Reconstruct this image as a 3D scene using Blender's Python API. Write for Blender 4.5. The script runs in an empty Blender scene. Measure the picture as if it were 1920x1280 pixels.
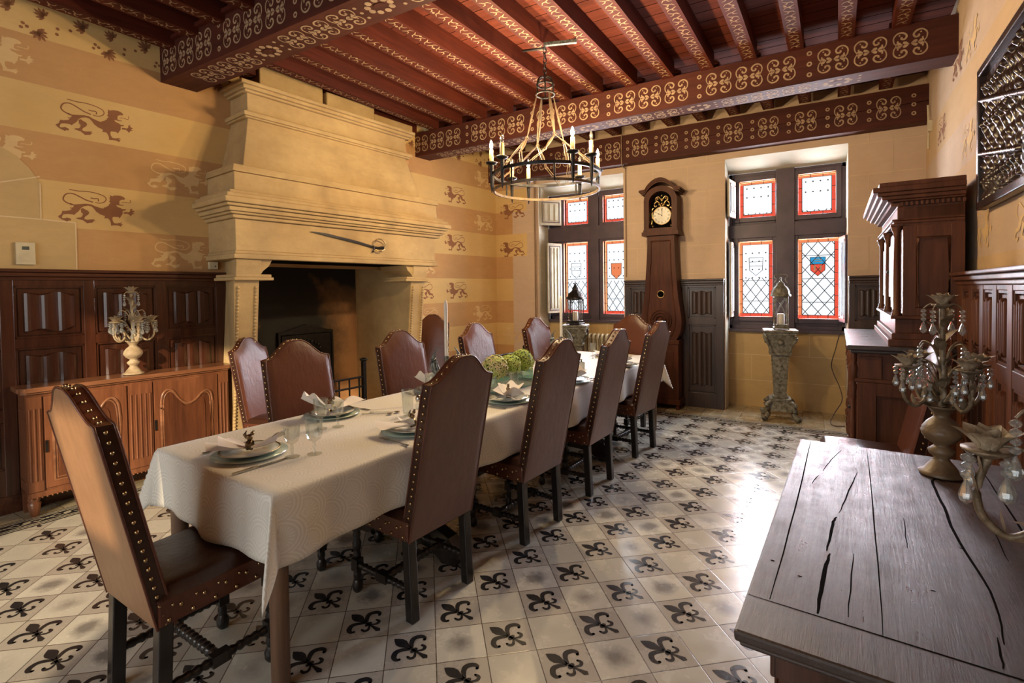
import bpy, math, random
from mathutils import Matrix, Vector
sin, cos, pi = math.sin, math.cos, math.pi
SC = bpy.context.scene
COL = SC.collection

# ---------------------------------------------------------------- camera
def cam_matrix():
    yaw, pitch, roll = math.radians(30.48), math.radians(-1.388), math.radians(-0.76)
    fwd = Vector((-sin(yaw)*cos(pitch), cos(yaw)*cos(pitch), sin(pitch)))
    r0 = Vector((cos(yaw), sin(yaw), 0)); u0 = r0.cross(fwd)
    r = cos(roll)*r0 + sin(roll)*u0; u = -sin(roll)*r0 + cos(roll)*u0
    return Matrix(((r.x, u.x, -fwd.x, 0), (r.y, u.y, -fwd.y, 0), (r.z, u.z, -fwd.z, 1.4525), (0, 0, 0, 1)))
cd = bpy.data.cameras.new('camera'); cam = bpy.data.objects.new('camera', cd); COL.objects.link(cam)
cd.sensor_width = 36; cd.lens = 945.275/1920*36; cd.shift_y = -(640-565.93)/1920; cd.clip_start = 0.02
cam.matrix_world = cam_matrix(); SC.camera = cam

# ---------------------------------------------------------------- world, lights, exposure
w = bpy.data.worlds.new('sky'); SC.world = w; w.use_nodes = True
w.node_tree.nodes['Background'].inputs[0].default_value = (0.88, 0.94, 1.0, 1)
w.node_tree.nodes['Background'].inputs[1].default_value = 1.35
SC.view_settings.view_transform = 'Standard'; SC.view_settings.look = 'None'
SC.view_settings.exposure = -0.15; SC.view_settings.gamma = 1.0
SC.view_settings.use_curve_mapping = False
SC.cycles.max_bounces = 8; SC.cycles.diffuse_bounces = 4; SC.cycles.glossy_bounces = 3
SC.cycles.transmission_bounces = 6; SC.cycles.transparent_max_bounces = 16
SC.cycles.sample_clamp_indirect = 4.0; SC.cycles.caustics_reflective = False; SC.cycles.caustics_refractive = False
SC.cycles.use_denoising = True

def area(name, loc, target, sx, sy, power, color):
    l = bpy.data.lights.new(name, 'AREA'); l.shape = 'RECTANGLE'; l.size = sx; l.size_y = sy
    l.energy = power; l.color = color
    o = bpy.data.objects.new(name, l); COL.objects.link(o); o.location = loc
    o.rotation_euler = (Vector(target)-Vector(loc)).to_track_quat('-Z', 'Y').to_euler()
    return o
# daylight standing outside the two stained glass windows, plus an added fill lamp behind the camera
area('daylight_window', (-2.55, 7.35, 1.95), (-2.55, 6.0, 1.75), 1.9, 2.3, 700, (0.78, 0.89, 1.0))
area('daylight_window', (-0.22, 7.35, 1.95), (-0.22, 6.0, 1.75), 1.9, 2.3, 900, (0.78, 0.89, 1.0))
area('fill_behind', (-2.2, -2.95, 1.9), (-2.0, 0.0, 1.7), 4.2, 2.2, 105, (0.97, 0.98, 0.95))
sn = bpy.data.lights.new('sun', 'SUN'); sn.energy = 7; sn.angle = 0.02; sn.color = (1.0, 0.78, 0.5)
so = bpy.data.objects.new('sun', sn); COL.objects.link(so)
so.rotation_euler = Vector((-0.50, 0.80, -0.30)).to_track_quat('-Z', 'Y').to_euler()

# ---------------------------------------------------------------- materials
def nd(t, typ, **kw):
    n = t.nodes.new(typ)
    for k, v in kw.items():
        if k.startswith('i_'): n.inputs[k[2:].replace('_', ' ')].default_value = v
        else: setattr(n, k, v)
    return n
def newmat(name):
    m = bpy.data.materials.new(name); m.use_nodes = True
    return m, m.node_tree, m.node_tree.nodes['Principled BSDF']
def c4(c): return (c[0], c[1], c[2], 1)
def math_(t, op, a, b=None):
    n = t.nodes.new('ShaderNodeMath'); n.operation = op
    for i, x in enumerate((a, b)):
        if x is None: continue
        if isinstance(x, (int, float)): n.inputs[i].default_value = x
        else: t.links.new(x, n.inputs[i])
    return n.outputs[0]
def mixc(t, fac, a, b):
    n = t.nodes.new('ShaderNodeMix'); n.data_type = 'RGBA'
    if isinstance(fac, (int, float)): n.inputs[0].default_value = fac
    else: t.links.new(fac, n.inputs[0])
    for i, x in ((6, a), (7, b)):
        if isinstance(x, tuple): n.inputs[i].default_value = c4(x)
        else: t.links.new(x, n.inputs[i])
    return n.outputs[2]
def noise(t, vec, scale, detail=4, rough=0.6, lo=0.35, hi=0.65):
    n = nd(t, 'ShaderNodeTexNoise'); n.inputs['Scale'].default_value = scale
    n.inputs['Detail'].default_value = detail; n.inputs['Roughness'].default_value = rough
    if vec is not None: t.links.new(vec, n.inputs['Vector'])
    r = nd(t, 'ShaderNodeMapRange'); r.inputs[1].default_value = lo; r.inputs[2].default_value = hi
    t.links.new(n.outputs[0], r.inputs[0]); return r.outputs[0]
def coords(t, scale=(1, 1, 1), rotz=0, kind='Object'):
    c = nd(t, 'ShaderNodeTexCoord'); m = nd(t, 'ShaderNodeMapping')
    m.inputs['Scale'].default_value = scale; m.inputs['Rotation'].default_value = (0, 0, rotz)
    t.links.new(c.outputs[kind], m.inputs[0]); return m.outputs[0]
def bump(t, b, h, strength=0.3, dist=0.01):
    n = nd(t, 'ShaderNodeBump'); n.inputs['Strength'].default_value = strength; n.inputs['Distance'].default_value = dist
    t.links.new(h, n.inputs['Height']); t.links.new(n.outputs[0], b.inputs['Normal'])
def simple(name, col, rough=0.5, metal=0.0, col2=None, scale=8, bmp=0.0, bscale=40, spec=None, stretch=(1, 1, 1), coat=0):
    m, t, b = newmat(name)
    b.inputs['Roughness'].default_value = rough; b.inputs['Metallic'].default_value = metal
    if spec is not None: b.inputs['Specular IOR Level'].default_value = spec
    b.inputs['Coat Weight'].default_value = coat; b.inputs['Coat Roughness'].default_value = 0.12
    v = coords(t, stretch)
    f = noise(t, v, scale)
    t.links.new(mixc(t, f, col, col2 or tuple(x*0.8 for x in col)), b.inputs['Base Color'])
    if bmp: bump(t, b, noise(t, v, bscale, 3, 0.6, 0.2, 0.8), bmp, 0.004)
    return m
def wood(name, c1, c2, rough=0.35, axis='z', scale=7, coat=0.15, bmp=0.12, spec=0.4):
    st = {'x': (0.08, 1, 1), 'y': (1, 0.08, 1), 'z': (1, 1, 0.08)}[axis]
    m, t, b = newmat(name)
    v = coords(t, st)
    f = noise(t, v, scale*2, 6, 0.7, 0.35, 0.65); g = noise(t, v, scale*9, 3, 0.6, 0.3, 0.7)
    big = noise(t, coords(t), 1.7, 2, 0.5, 0.35, 0.7)
    a = mixc(t, f, c1, c2); a = mixc(t, math_(t, 'MULTIPLY', g, 0.45), a, tuple(x*0.45 for x in c2))
    a = mixc(t, math_(t, 'MULTIPLY', big, 0.35), a, tuple(x*0.6 for x in c1))
    t.links.new(a, b.inputs['Base Color']); b.inputs['Roughness'].default_value = rough
    b.inputs['Coat Weight'].default_value = coat; b.inputs['Coat Roughness'].default_value = 0.15; b.inputs['Specular IOR Level'].default_value = spec
    if bmp: bump(t, b, g, bmp, 0.003)
    return m
def plaster(name, c1, c2, rough=0.85):
    m, t, b = newmat(name); v = coords(t)
    a = mixc(t, noise(t, v, 1.6, 5, 0.65, 0.3, 0.7), c1, c2)
    a = mixc(t, math_(t, 'MULTIPLY', noise(t, coords(t, (1, 1, 3)), 5, 6, 0.75, 0.45, 0.75), 0.3), a, tuple(x*0.72 for x in c2))
    t.links.new(a, b.inputs['Base Color']); b.inputs['Roughness'].default_value = rough
    bump(t, b, noise(t, v, 30, 4, 0.6, 0.2, 0.8), 0.15, 0.004)
    return m
def clear(name, tint=(1, 1, 1), gloss=0.12, rough=0.03, white=0.0):
    m = bpy.data.materials.new(name); m.use_nodes = True; t = m.node_tree; t.nodes.clear()
    o = nd(t, 'ShaderNodeOutputMaterial'); tr = nd(t, 'ShaderNodeBsdfTransparent'); tr.inputs[0].default_value = c4(tint)
    gl = nd(t, 'ShaderNodeBsdfGlossy'); gl.inputs['Roughness'].default_value = rough
    lw = nd(t, 'ShaderNodeLayerWeight'); lw.inputs[0].default_value = 0.35
    f = math_(t, 'ADD', math_(t, 'MULTIPLY', lw.outputs['Facing'], 0.28 if gloss else 0.0), gloss)
    mx = nd(t, 'ShaderNodeMixShader'); t.links.new(f, mx.inputs[0]); t.links.new(tr.outputs[0], mx.inputs[1]); t.links.new(gl.outputs[0], mx.inputs[2])
    out = mx.outputs[0]
    if white:
        df = nd(t, 'ShaderNodeBsdfDiffuse'); df.inputs[0].default_value = (0.85, 0.9, 0.9, 1)
        m2 = nd(t, 'ShaderNodeMixShader'); m2.inputs[0].default_value = white
        t.links.new(out, m2.inputs[1]); t.links.new(df.outputs[0], m2.inputs[2]); out = m2.outputs[0]
    t.links.new(out, o.inputs[0]); return m
def glow(name, col, s):
    m = bpy.data.materials.new(name); m.use_nodes = True; t = m.node_tree; t.nodes.clear()
    o = nd(t, 'ShaderNodeOutputMaterial'); e = nd(t, 'ShaderNodeEmission'); e.inputs[0].default_value = c4(col); e.inputs[1].default_value = s
    t.links.new(e.outputs[0], o.inputs[0]); return m

M = {}
M['band_light'] = plaster('ochre_band', (0.60, 0.38, 0.14), (0.66, 0.45, 0.19))
M['band_dark'] = plaster('tan_band', (0.55, 0.31, 0.125), (0.46, 0.25, 0.098))
M['stencil'] = plaster('stencil_brown', (0.22, 0.085, 0.035), (0.28, 0.12, 0.05))
M['stencil_pale'] = plaster('stencil_pale', (0.70, 0.49, 0.24), (0.62, 0.41, 0.19))
M['band_faint'] = plaster('faded_band', (0.60, 0.41, 0.22), (0.54, 0.36, 0.19))
M['stone'] = plaster('wall_stone', (0.58, 0.39, 0.17), (0.50, 0.34, 0.15))
M['stone_grey'] = plaster('window_wall_stone', (0.60, 0.44, 0.31), (0.52, 0.37, 0.25))
M['joint'] = plaster('mortar', (0.72, 0.55, 0.32), (0.66, 0.50, 0.28))
M['reveal'] = plaster('reveal_plaster', (0.52, 0.46, 0.36), (0.44, 0.37, 0.27))
M['chimney'] = plaster('chimney_stone', (0.56, 0.40, 0.19), (0.36, 0.235, 0.10))
M['ceil_board'] = wood('ceiling_boards', (0.18, 0.040, 0.020), (0.09, 0.020, 0.012), 0.8, 'x', 6, 0.0, 0.1, 0.15)
M['joist'] = wood('painted_joist', (0.12, 0.022, 0.010), (0.06, 0.012, 0.007), 0.65, 'y', 5, 0.0, 0.1, 0.2)
M['beam'] = wood('painted_beam', (0.10, 0.026, 0.015), (0.055, 0.016, 0.011), 0.65, 'x', 4, 0.0, 0.1, 0.2)
M['gilt'] = simple('stencil_ochre', (0.42, 0.28, 0.16), 0.75, 0, (0.28, 0.18, 0.11), 20)
M['oak'] = wood('dark_oak', (0.085, 0.027, 0.013), (0.032, 0.010, 0.006), 0.24, 'z', 6, 0.35)
M['oak_x'] = wood('dark_oak_level', (0.11, 0.036, 0.017), (0.04, 0.012, 0.007), 0.26, 'x', 6, 0.3)
M['grey_oak'] = wood('window_wall_oak', (0.075, 0.045, 0.035), (0.035, 0.022, 0.018), 0.4, 'z', 6, 0.2)
M['cherry'] = wood('cherry_wood', (0.25, 0.095, 0.042), (0.11, 0.038, 0.018), 0.33, 'z', 5, 0.3)
M['cherry_x'] = wood('cherry_wood_level', (0.29, 0.125, 0.06), (0.15, 0.058, 0.027), 0.3, 'x', 5, 0.3)
M['clock_wood'] = wood('clock_wood', (0.12, 0.042, 0.022), (0.055, 0.020, 0.011), 0.45, 'z', 4, 0.0, 0.1, 0.12)
M['walnut'] = wood('walnut', (0.165, 0.062, 0.032), (0.08, 0.029, 0.016), 0.42, 'z', 4, 0.0, 0.1, 0.2)
M['frame_wood'] = simple('window_wood', (0.055, 0.035, 0.045), 0.45, 0, (0.08, 0.05, 0.06), 6)
M['black_wood'] = wood('ebonised_wood', (0.022, 0.017, 0.015), (0.012, 0.010, 0.009), 0.28, 'z', 6, 0.3)
M['leg_wood'] = wood('table_leg_wood', (0.21, 0.12, 0.07), (0.12, 0.065, 0.04), 0.5, 'z', 6, 0.1)
M['cherry_shaded'] = wood('cherry_recess_shade', (0.16, 0.055, 0.024), (0.06, 0.020, 0.010), 0.33, 'z', 5, 0.3)  # darker copy of the cherry, recess shade of the door panels painted in
M['iron'] = simple('black_iron', (0.02, 0.018, 0.018), 0.4, 0.7, (0.035, 0.03, 0.028), 20, 0.2)
M['iron_pale'] = simple('worn_iron', (0.12, 0.085, 0.055), 0.5, 0.5, (0.22, 0.15, 0.09), 20, 0.2)
M['brass'] = simple('brass', (0.55, 0.38, 0.16), 0.28, 1.0, (0.42, 0.28, 0.12), 30)
M['nail'] = simple('brass_nail', (0.50, 0.36, 0.20), 0.25, 1.0, (0.4, 0.28, 0.14), 30)
M['silver'] = simple('silver', (0.55, 0.54, 0.50), 0.22, 1.0, (0.4, 0.4, 0.37), 25)
M['pewter'] = simple('pewter', (0.05, 0.058, 0.055), 0.42, 0.3, (0.22, 0.24, 0.225), 70, 0.5)
M['petal_metal'] = simple('painted_metal_petals', (0.44, 0.36, 0.25), 0.55, 0, (0.20, 0.14, 0.085), 40, 0.3)
M['old_brass'] = simple('old_brass', (0.30, 0.23, 0.13), 0.35, 0.9, (0.16, 0.12, 0.07), 40, 0.3)
M['verdigris'] = simple('patinated_metal', (0.10, 0.085, 0.05), 0.6, 0.3, (0.28, 0.27, 0.22), 28, 0.9, 55)
M['white_iron'] = simple('distressed_paint', (0.46, 0.37, 0.24), 0.6, 0, (0.27, 0.19, 0.11), 16, 0.4)
M['urn_dark'] = simple('aged_urn', (0.20, 0.13, 0.07), 0.45, 0, (0.085, 0.052, 0.028), 10, 0.4)
M['leaf_metal'] = simple('aged_leaf_metal', (0.10, 0.068, 0.038), 0.5, 0.2, (0.26, 0.20, 0.13), 45, 0.3)
M['cream'] = simple('cream_enamel', (0.62, 0.52, 0.34), 0.4)
M['cream_door'] = simple('cream_shutter', (0.46, 0.40, 0.30), 0.6, 0, (0.36, 0.30, 0.2), 5)
M['wax'] = simple('candle_wax', (0.80, 0.76, 0.66), 0.45)
M['sleeve'] = simple('candle_sleeve', (0.75, 0.55, 0.25), 0.5)
M['dial'] = simple('clock_dial', (0.80, 0.74, 0.60), 0.4)
M['ink'] = simple('black_ink', (0.01, 0.01, 0.012), 0.5)
M['black'] = simple('black_interior', (0.004, 0.003, 0.003), 0.9, spec=0.02)
M['napkin'] = simple('napkin_linen', (0.80, 0.76, 0.72), 0.8, 0, (0.74, 0.69, 0.66), 5)
M['plate'] = simple('green_plate', (0.36, 0.46, 0.38), 0.15, 0, (0.42, 0.50, 0.42), 6, coat=0.5)
M['white_plate'] = simple('grey_glaze', (0.62, 0.64, 0.60), 0.12, 0, (0.5, 0.53, 0.5), 8, coat=0.5)
M['glass'] = clear('drinking_glass', (0.95, 0.97, 0.96), 0.09, 0.02, 0.02)
M['crystal'] = clear('crystal', (0.90, 0.94, 0.95), 0.32, 0.04, 0.10)
M['vase_glass'] = clear('green_glass', (0.66, 0.85, 0.75), 0.12, 0.03, 0.10)
M['pane'] = clear('leaded_glass', (0.98, 0.98, 0.98), 0.03, 0.05)
M['pane_red'] = clear('red_border_glass', (0.80, 0.085, 0.045), 0.0)
M['pane_orange'] = clear('orange_border_glass', (0.85, 0.23, 0.09), 0.0)
M['pane_blue'] = clear('blue_glass', (0.03, 0.30, 0.55), 0.0)
M['lead'] = simple('lead_came', (0.03, 0.03, 0.035), 0.5)
M['bulb'] = glow('bulb_lit', (1.0, 0.80, 0.45), 60)
M['petal'] = simple('hydrangea_green', (0.36, 0.46, 0.09), 0.6, 0, (0.62, 0.50, 0.30), 22)
M['petal_fresh'] = simple('hydrangea_fresh', (0.34, 0.52, 0.08), 0.6, 0, (0.52, 0.58, 0.16), 22)
M['stem'] = simple('stems', (0.05, 0.12, 0.03), 0.6)
M['cable'] = simple('dark_cable', (0.05, 0.03, 0.02), 0.6)
M['conduit'] = simple('tan_conduit', (0.30, 0.19, 0.11), 0.6)
M['plastic'] = simple('ivory_plastic', (0.68, 0.58, 0.38), 0.4)
M['lcd'] = simple('lcd', (0.10, 0.11, 0.09), 0.3)

def leather(name, c1, c2, rough):
    m, t, b = newmat(name); v = coords(t)
    a = mixc(t, noise(t, v, 3.0, 3, 0.5, 0.15, 0.85), c1, c2)
    a = mixc(t, math_(t, 'MULTIPLY', noise(t, coords(t, (1, 1, 0.18)), 40, 4, 0.6, 0.4, 0.75), 0.22), a, tuple(x*0.5 for x in c2))
    t.links.new(a, b.inputs['Base Color'])
    r = nd(t, 'ShaderNodeMapRange'); r.inputs[3].default_value = rough-0.03; r.inputs[4].default_value = rough+0.06
    t.links.new(noise(t, v, 5, 2, 0.5, 0.2, 0.8), r.inputs[0]); t.links.new(r.outputs[0], b.inputs['Roughness'])
    bump(t, b, noise(t, coords(t, (1, 1, 0.4)), 22, 4, 0.65, 0.2, 0.8), 0.25, 0.006)
    return m
M['leather'] = leather('red_brown_leather', (0.125, 0.038, 0.018), (0.07, 0.020, 0.010), 0.30)
M['leather_back'] = leather('rear_leather', (0.20, 0.115, 0.088), (0.13, 0.068, 0.052), 0.38)
M['leather_sunlit'] = leather('sunlit_rear_leather', (0.36, 0.20, 0.10), (0.24, 0.115, 0.055), 0.42)  # same rear leather, sunlight on the near chair put into its colour
M['leather_dark'] = leather('dark_leather', (0.05, 0.018, 0.010), (0.03, 0.011, 0.007), 0.30)

# tiled floor: grid set at 40 degrees to the room, every other tile worn and blotched
def floor_mat(name, rotdeg, size, plain):
    m, t, b = newmat(name)
    a = math.radians(rotdeg); cx, cy = 0.0672*0.2, 9.7884*0.2
    c = nd(t, 'ShaderNodeTexCoord'); sp = nd(t, 'ShaderNodeSeparateXYZ'); t.links.new(c.outputs['Object'], sp.inputs[0])
    X, Y = sp.outputs[0], sp.outputs[1]
    i = math_(t, 'ADD', math_(t, 'ADD', math_(t, 'MULTIPLY', X, cos(a)/size), math_(t, 'MULTIPLY', Y, sin(a)/size)), -0.0672+100 if not plain else 100.3)
    j = math_(t, 'ADD', math_(t, 'ADD', math_(t, 'MULTIPLY', X, -sin(a)/size), math_(t, 'MULTIPLY', Y, cos(a)/size)), -9.7884+100 if not plain else 100.1)
    fi, fj = math_(t, 'FRACT', i), math_(t, 'FRACT', j)
    def edge(f): return math_(t, 'MINIMUM', f, math_(t, 'SUBTRACT', 1.0, f))
    e = math_(t, 'MINIMUM', edge(fi), edge(fj))
    grout = math_(t, 'LESS_THAN', e, 0.010)
    par = math_(t, 'MODULO', math_(t, 'ADD', math_(t, 'FLOOR', i), math_(t, 'FLOOR', j)), 2.0)   # 0: plain tile
    cb = nd(t, 'ShaderNodeCombineXYZ'); t.links.new(math_(t, 'FLOOR', i), cb.inputs[0]); t.links.new(math_(t, 'FLOOR', j), cb.inputs[1])
    wn = nd(t, 'ShaderNodeTexWhiteNoise'); t.links.new(cb.outputs[0], wn.inputs['Vector'])
    v = coords(t)
    rnd = wn.outputs['Value']
    if plain:
        base = mixc(t, rnd, (0.30, 0.22, 0.11), (0.42, 0.36, 0.24))
        base = mixc(t, math_(t, 'MULTIPLY', noise(t, v, 6, 5, 0.6, 0.4, 0.7), 0.5), base, (0.25, 0.22, 0.17))
    else:
        base = mixc(t, rnd, (0.50, 0.48, 0.41), (0.63, 0.61, 0.53))
        base = mixc(t, par, base, (0.43, 0.395, 0.34))
        # wear blotch in the middle of the plain tiles
        du, dv = math_(t, 'SUBTRACT', fi, 0.5), math_(t, 'SUBTRACT', fj, 0.5)
        d = math_(t, 'SQRT', math_(t, 'ADD', math_(t, 'MULTIPLY', du, du), math_(t, 'MULTIPLY', dv, dv)))
        n1 = noise(t, v, 14, 5, 0.7, 0.25, 0.75)
        blot = math_(t, 'SUBTRACT', 1.0, math_(t, 'MULTIPLY', math_(t, 'ADD', d, math_(t, 'MULTIPLY', n1, 0.22)), 2.1))
        blot = math_(t, 'MAXIMUM', blot, 0.0)
        blot = math_(t, 'MULTIPLY', math_(t, 'MULTIPLY', blot, math_(t, 'SUBTRACT', 1.0, par)), math_(t, 'ADD', math_(t, 'MULTIPLY', math_(t, 'MULTIPLY', rnd, rnd), 1.9), 0.05))
        blot = math_(t, 'MINIMUM', blot, 0.8)
        base = mixc(t, blot, base, (0.13, 0.12, 0.12))
        base = mixc(t, math_(t, 'MULTIPLY', noise(t, v, 3.2, 5, 0.7, 0.45, 0.75), 0.35), base, (0.40, 0.385, 0.34))
    base = mixc(t, grout, base, (0.10, 0.08, 0.065))
    t.links.new(base, b.inputs['Base Color'])
    r = nd(t, 'ShaderNodeMapRange'); r.inputs[3].default_value = 0.16; r.inputs[4].default_value = 0.34
    t.links.new(noise(t, v, 7, 5, 0.7, 0.3, 0.7), r.inputs[0]); t.links.new(r.outputs[0], b.inputs['Roughness'])
    h = nd(t, 'ShaderNodeMapRange'); h.inputs[2].default_value = 0.015; t.links.new(e, h.inputs[0])
    bump(t, b, math_(t, 'ADD', h.outputs[0], math_(t, 'MULTIPLY', noise(t, v, 4, 3, 0.5, 0.3, 0.7), 0.35)), 0.18, 0.002)
    return m
M['tiles'] = floor_mat('cement_tiles', 40.09, 0.2, False)
M['tiles_plain'] = floor_mat('plain_margin_tiles', 0.0, 0.2, True)
M['tile_black'] = simple('tile_pattern_black', (0.018, 0.018, 0.022), 0.22, 0, (0.035, 0.032, 0.03), 12)
M['tile_cream'] = simple('tile_pattern_cream', (0.52, 0.47, 0.36), 0.3)

# damask tablecloth with woven fans, in cloth coordinates
def cloth_mat():
    m, t, b = newmat('damask_cloth')
    c = nd(t, 'ShaderNodeTexCoord'); sp = nd(t, 'ShaderNodeSeparateXYZ'); t.links.new(c.outputs['UV'], sp.inputs[0])
    u, v = math_(t, 'MULTIPLY', sp.outputs[0], 1/0.115), math_(t, 'MULTIPLY', sp.outputs[1], 1/0.10)
    row = math_(t, 'FLOOR', math_(t, 'ADD', v, 100.0))
    u2 = math_(t, 'ADD', u, math_(t, 'ADD', math_(t, 'MULTIPLY', math_(t, 'MODULO', row, 2.0), 0.5), 100.0))
    fu = math_(t, 'SUBTRACT', math_(t, 'FRACT', u2), 0.5); fv = math_(t, 'FRACT', math_(t, 'ADD', v, 100.0))
    d = math_(t, 'SQRT', math_(t, 'ADD', math_(t, 'MULTIPLY', fu, fu), math_(t, 'MULTIPLY', math_(t, 'MULTIPLY', fv, fv), 0.45)))
    ang = math_(t, 'ARCTAN2', fu, fv)
    rays = math_(t, 'GREATER_THAN', math_(t, 'SINE', math_(t, 'MULTIPLY', ang, 26.0)), 0.1)
    rings = math_(t, 'GREATER_THAN', math_(t, 'SINE', math_(t, 'MULTIPLY', d, 60.0)), 0.2)
    inner = math_(t, 'LESS_THAN', d, 0.36)
    pat = math_(t, 'ADD', math_(t, 'MULTIPLY', rays, inner), math_(t, 'MULTIPLY', rings, math_(t, 'SUBTRACT', 1.0, inner)))
    col = mixc(t, pat, (0.63, 0.60, 0.53), (0.72, 0.70, 0.63))
    t.links.new(col, b.inputs['Base Color'])
    r = math_(t, 'SUBTRACT', 0.75, math_(t, 'MULTIPLY', pat, 0.25)); t.links.new(r, b.inputs['Roughness'])
    b.inputs['Sheen Weight'].default_value = 0.25
    return m
M['cloth'] = cloth_mat()

def fire_mat():   # soot stain with its own outline over warm brick-coloured render
    m, t, b = newmat('sooted_hearth'); v = coords(t)
    sp = nd(t, 'ShaderNodeSeparateXYZ'); t.links.new(v, sp.inputs[0])
    n = noise(t, v, 2.2, 6, 0.7, 0.2, 0.8)
    hgt = math_(t, 'MULTIPLY', math_(t, 'SUBTRACT', sp.outputs[2], 1.15), 2.4)
    mid = math_(t, 'SUBTRACT', 0.72, math_(t, 'ABSOLUTE', math_(t, 'MULTIPLY', math_(t, 'SUBTRACT', sp.outputs[0], 2.28), 1.0)))
    s = math_(t, 'MAXIMUM', hgt, math_(t, 'MULTIPLY', mid, 2.6))
    s = math_(t, 'ADD', s, math_(t, 'MULTIPLY', math_(t, 'SUBTRACT', n, 0.5), 0.9))
    s = math_(t, 'MINIMUM', math_(t, 'MAXIMUM', s, 0.0), 1.0)
    a = mixc(t, n, (0.42, 0.21, 0.08), (0.30, 0.15, 0.06))
    t.links.new(mixc(t, s, a, (0.016, 0.014, 0.013)), b.inputs['Base Color']); b.inputs['Roughness'].default_value = 0.8
    return m
M['soot'] = fire_mat()
def table_mat():
    m, t, b = newmat('worn_oak_top'); v = coords(t, (1, 0.045, 1))
    f = noise(t, v, 34, 9, 0.8, 0.36, 0.64); g = noise(t, coords(t, (1, 0.10, 1)), 170, 5, 0.75, 0.35, 0.65)
    big = noise(t, coords(t, (1, 0.55, 1)), 4.5, 7, 0.75, 0.40, 0.60); worn = noise(t, coords(t), 11, 8, 0.8, 0.42, 0.62)
    a = mixc(t, f, (0.060, 0.040, 0.034), (0.012, 0.008, 0.008)); a = mixc(t, math_(t, 'MULTIPLY', big, 0.65), a, (0.060, 0.026, 0.018))
    a = mixc(t, math_(t, 'MULTIPLY', worn, 0.22), a, (0.09, 0.07, 0.066)); a = mixc(t, math_(t, 'MULTIPLY', g, 0.55), a, (0.012, 0.008, 0.007))
    t.links.new(a, b.inputs['Base Color'])
    r = nd(t, 'ShaderNodeMapRange'); r.inputs[3].default_value = 0.25; r.inputs[4].default_value = 0.52
    t.links.new(math_(t, 'ADD', math_(t, 'MULTIPLY', f, 0.5), math_(t, 'MULTIPLY', worn, 0.5)), r.inputs[0]); t.links.new(r.outputs[0], b.inputs['Roughness'])
    b.inputs['Specular IOR Level'].default_value = 0.6
    bump(t, b, math_(t, 'ADD', g, math_(t, 'MULTIPLY', f, 1.2)), 0.35, 0.0013)
    return m
M['table_top'] = table_mat()
M['relief'] = simple('carved_dark_wood', (0.035, 0.018, 0.014), 0.3, 0, (0.018, 0.010, 0.009), 12, 0.2, 60, coat=0.1)
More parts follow.
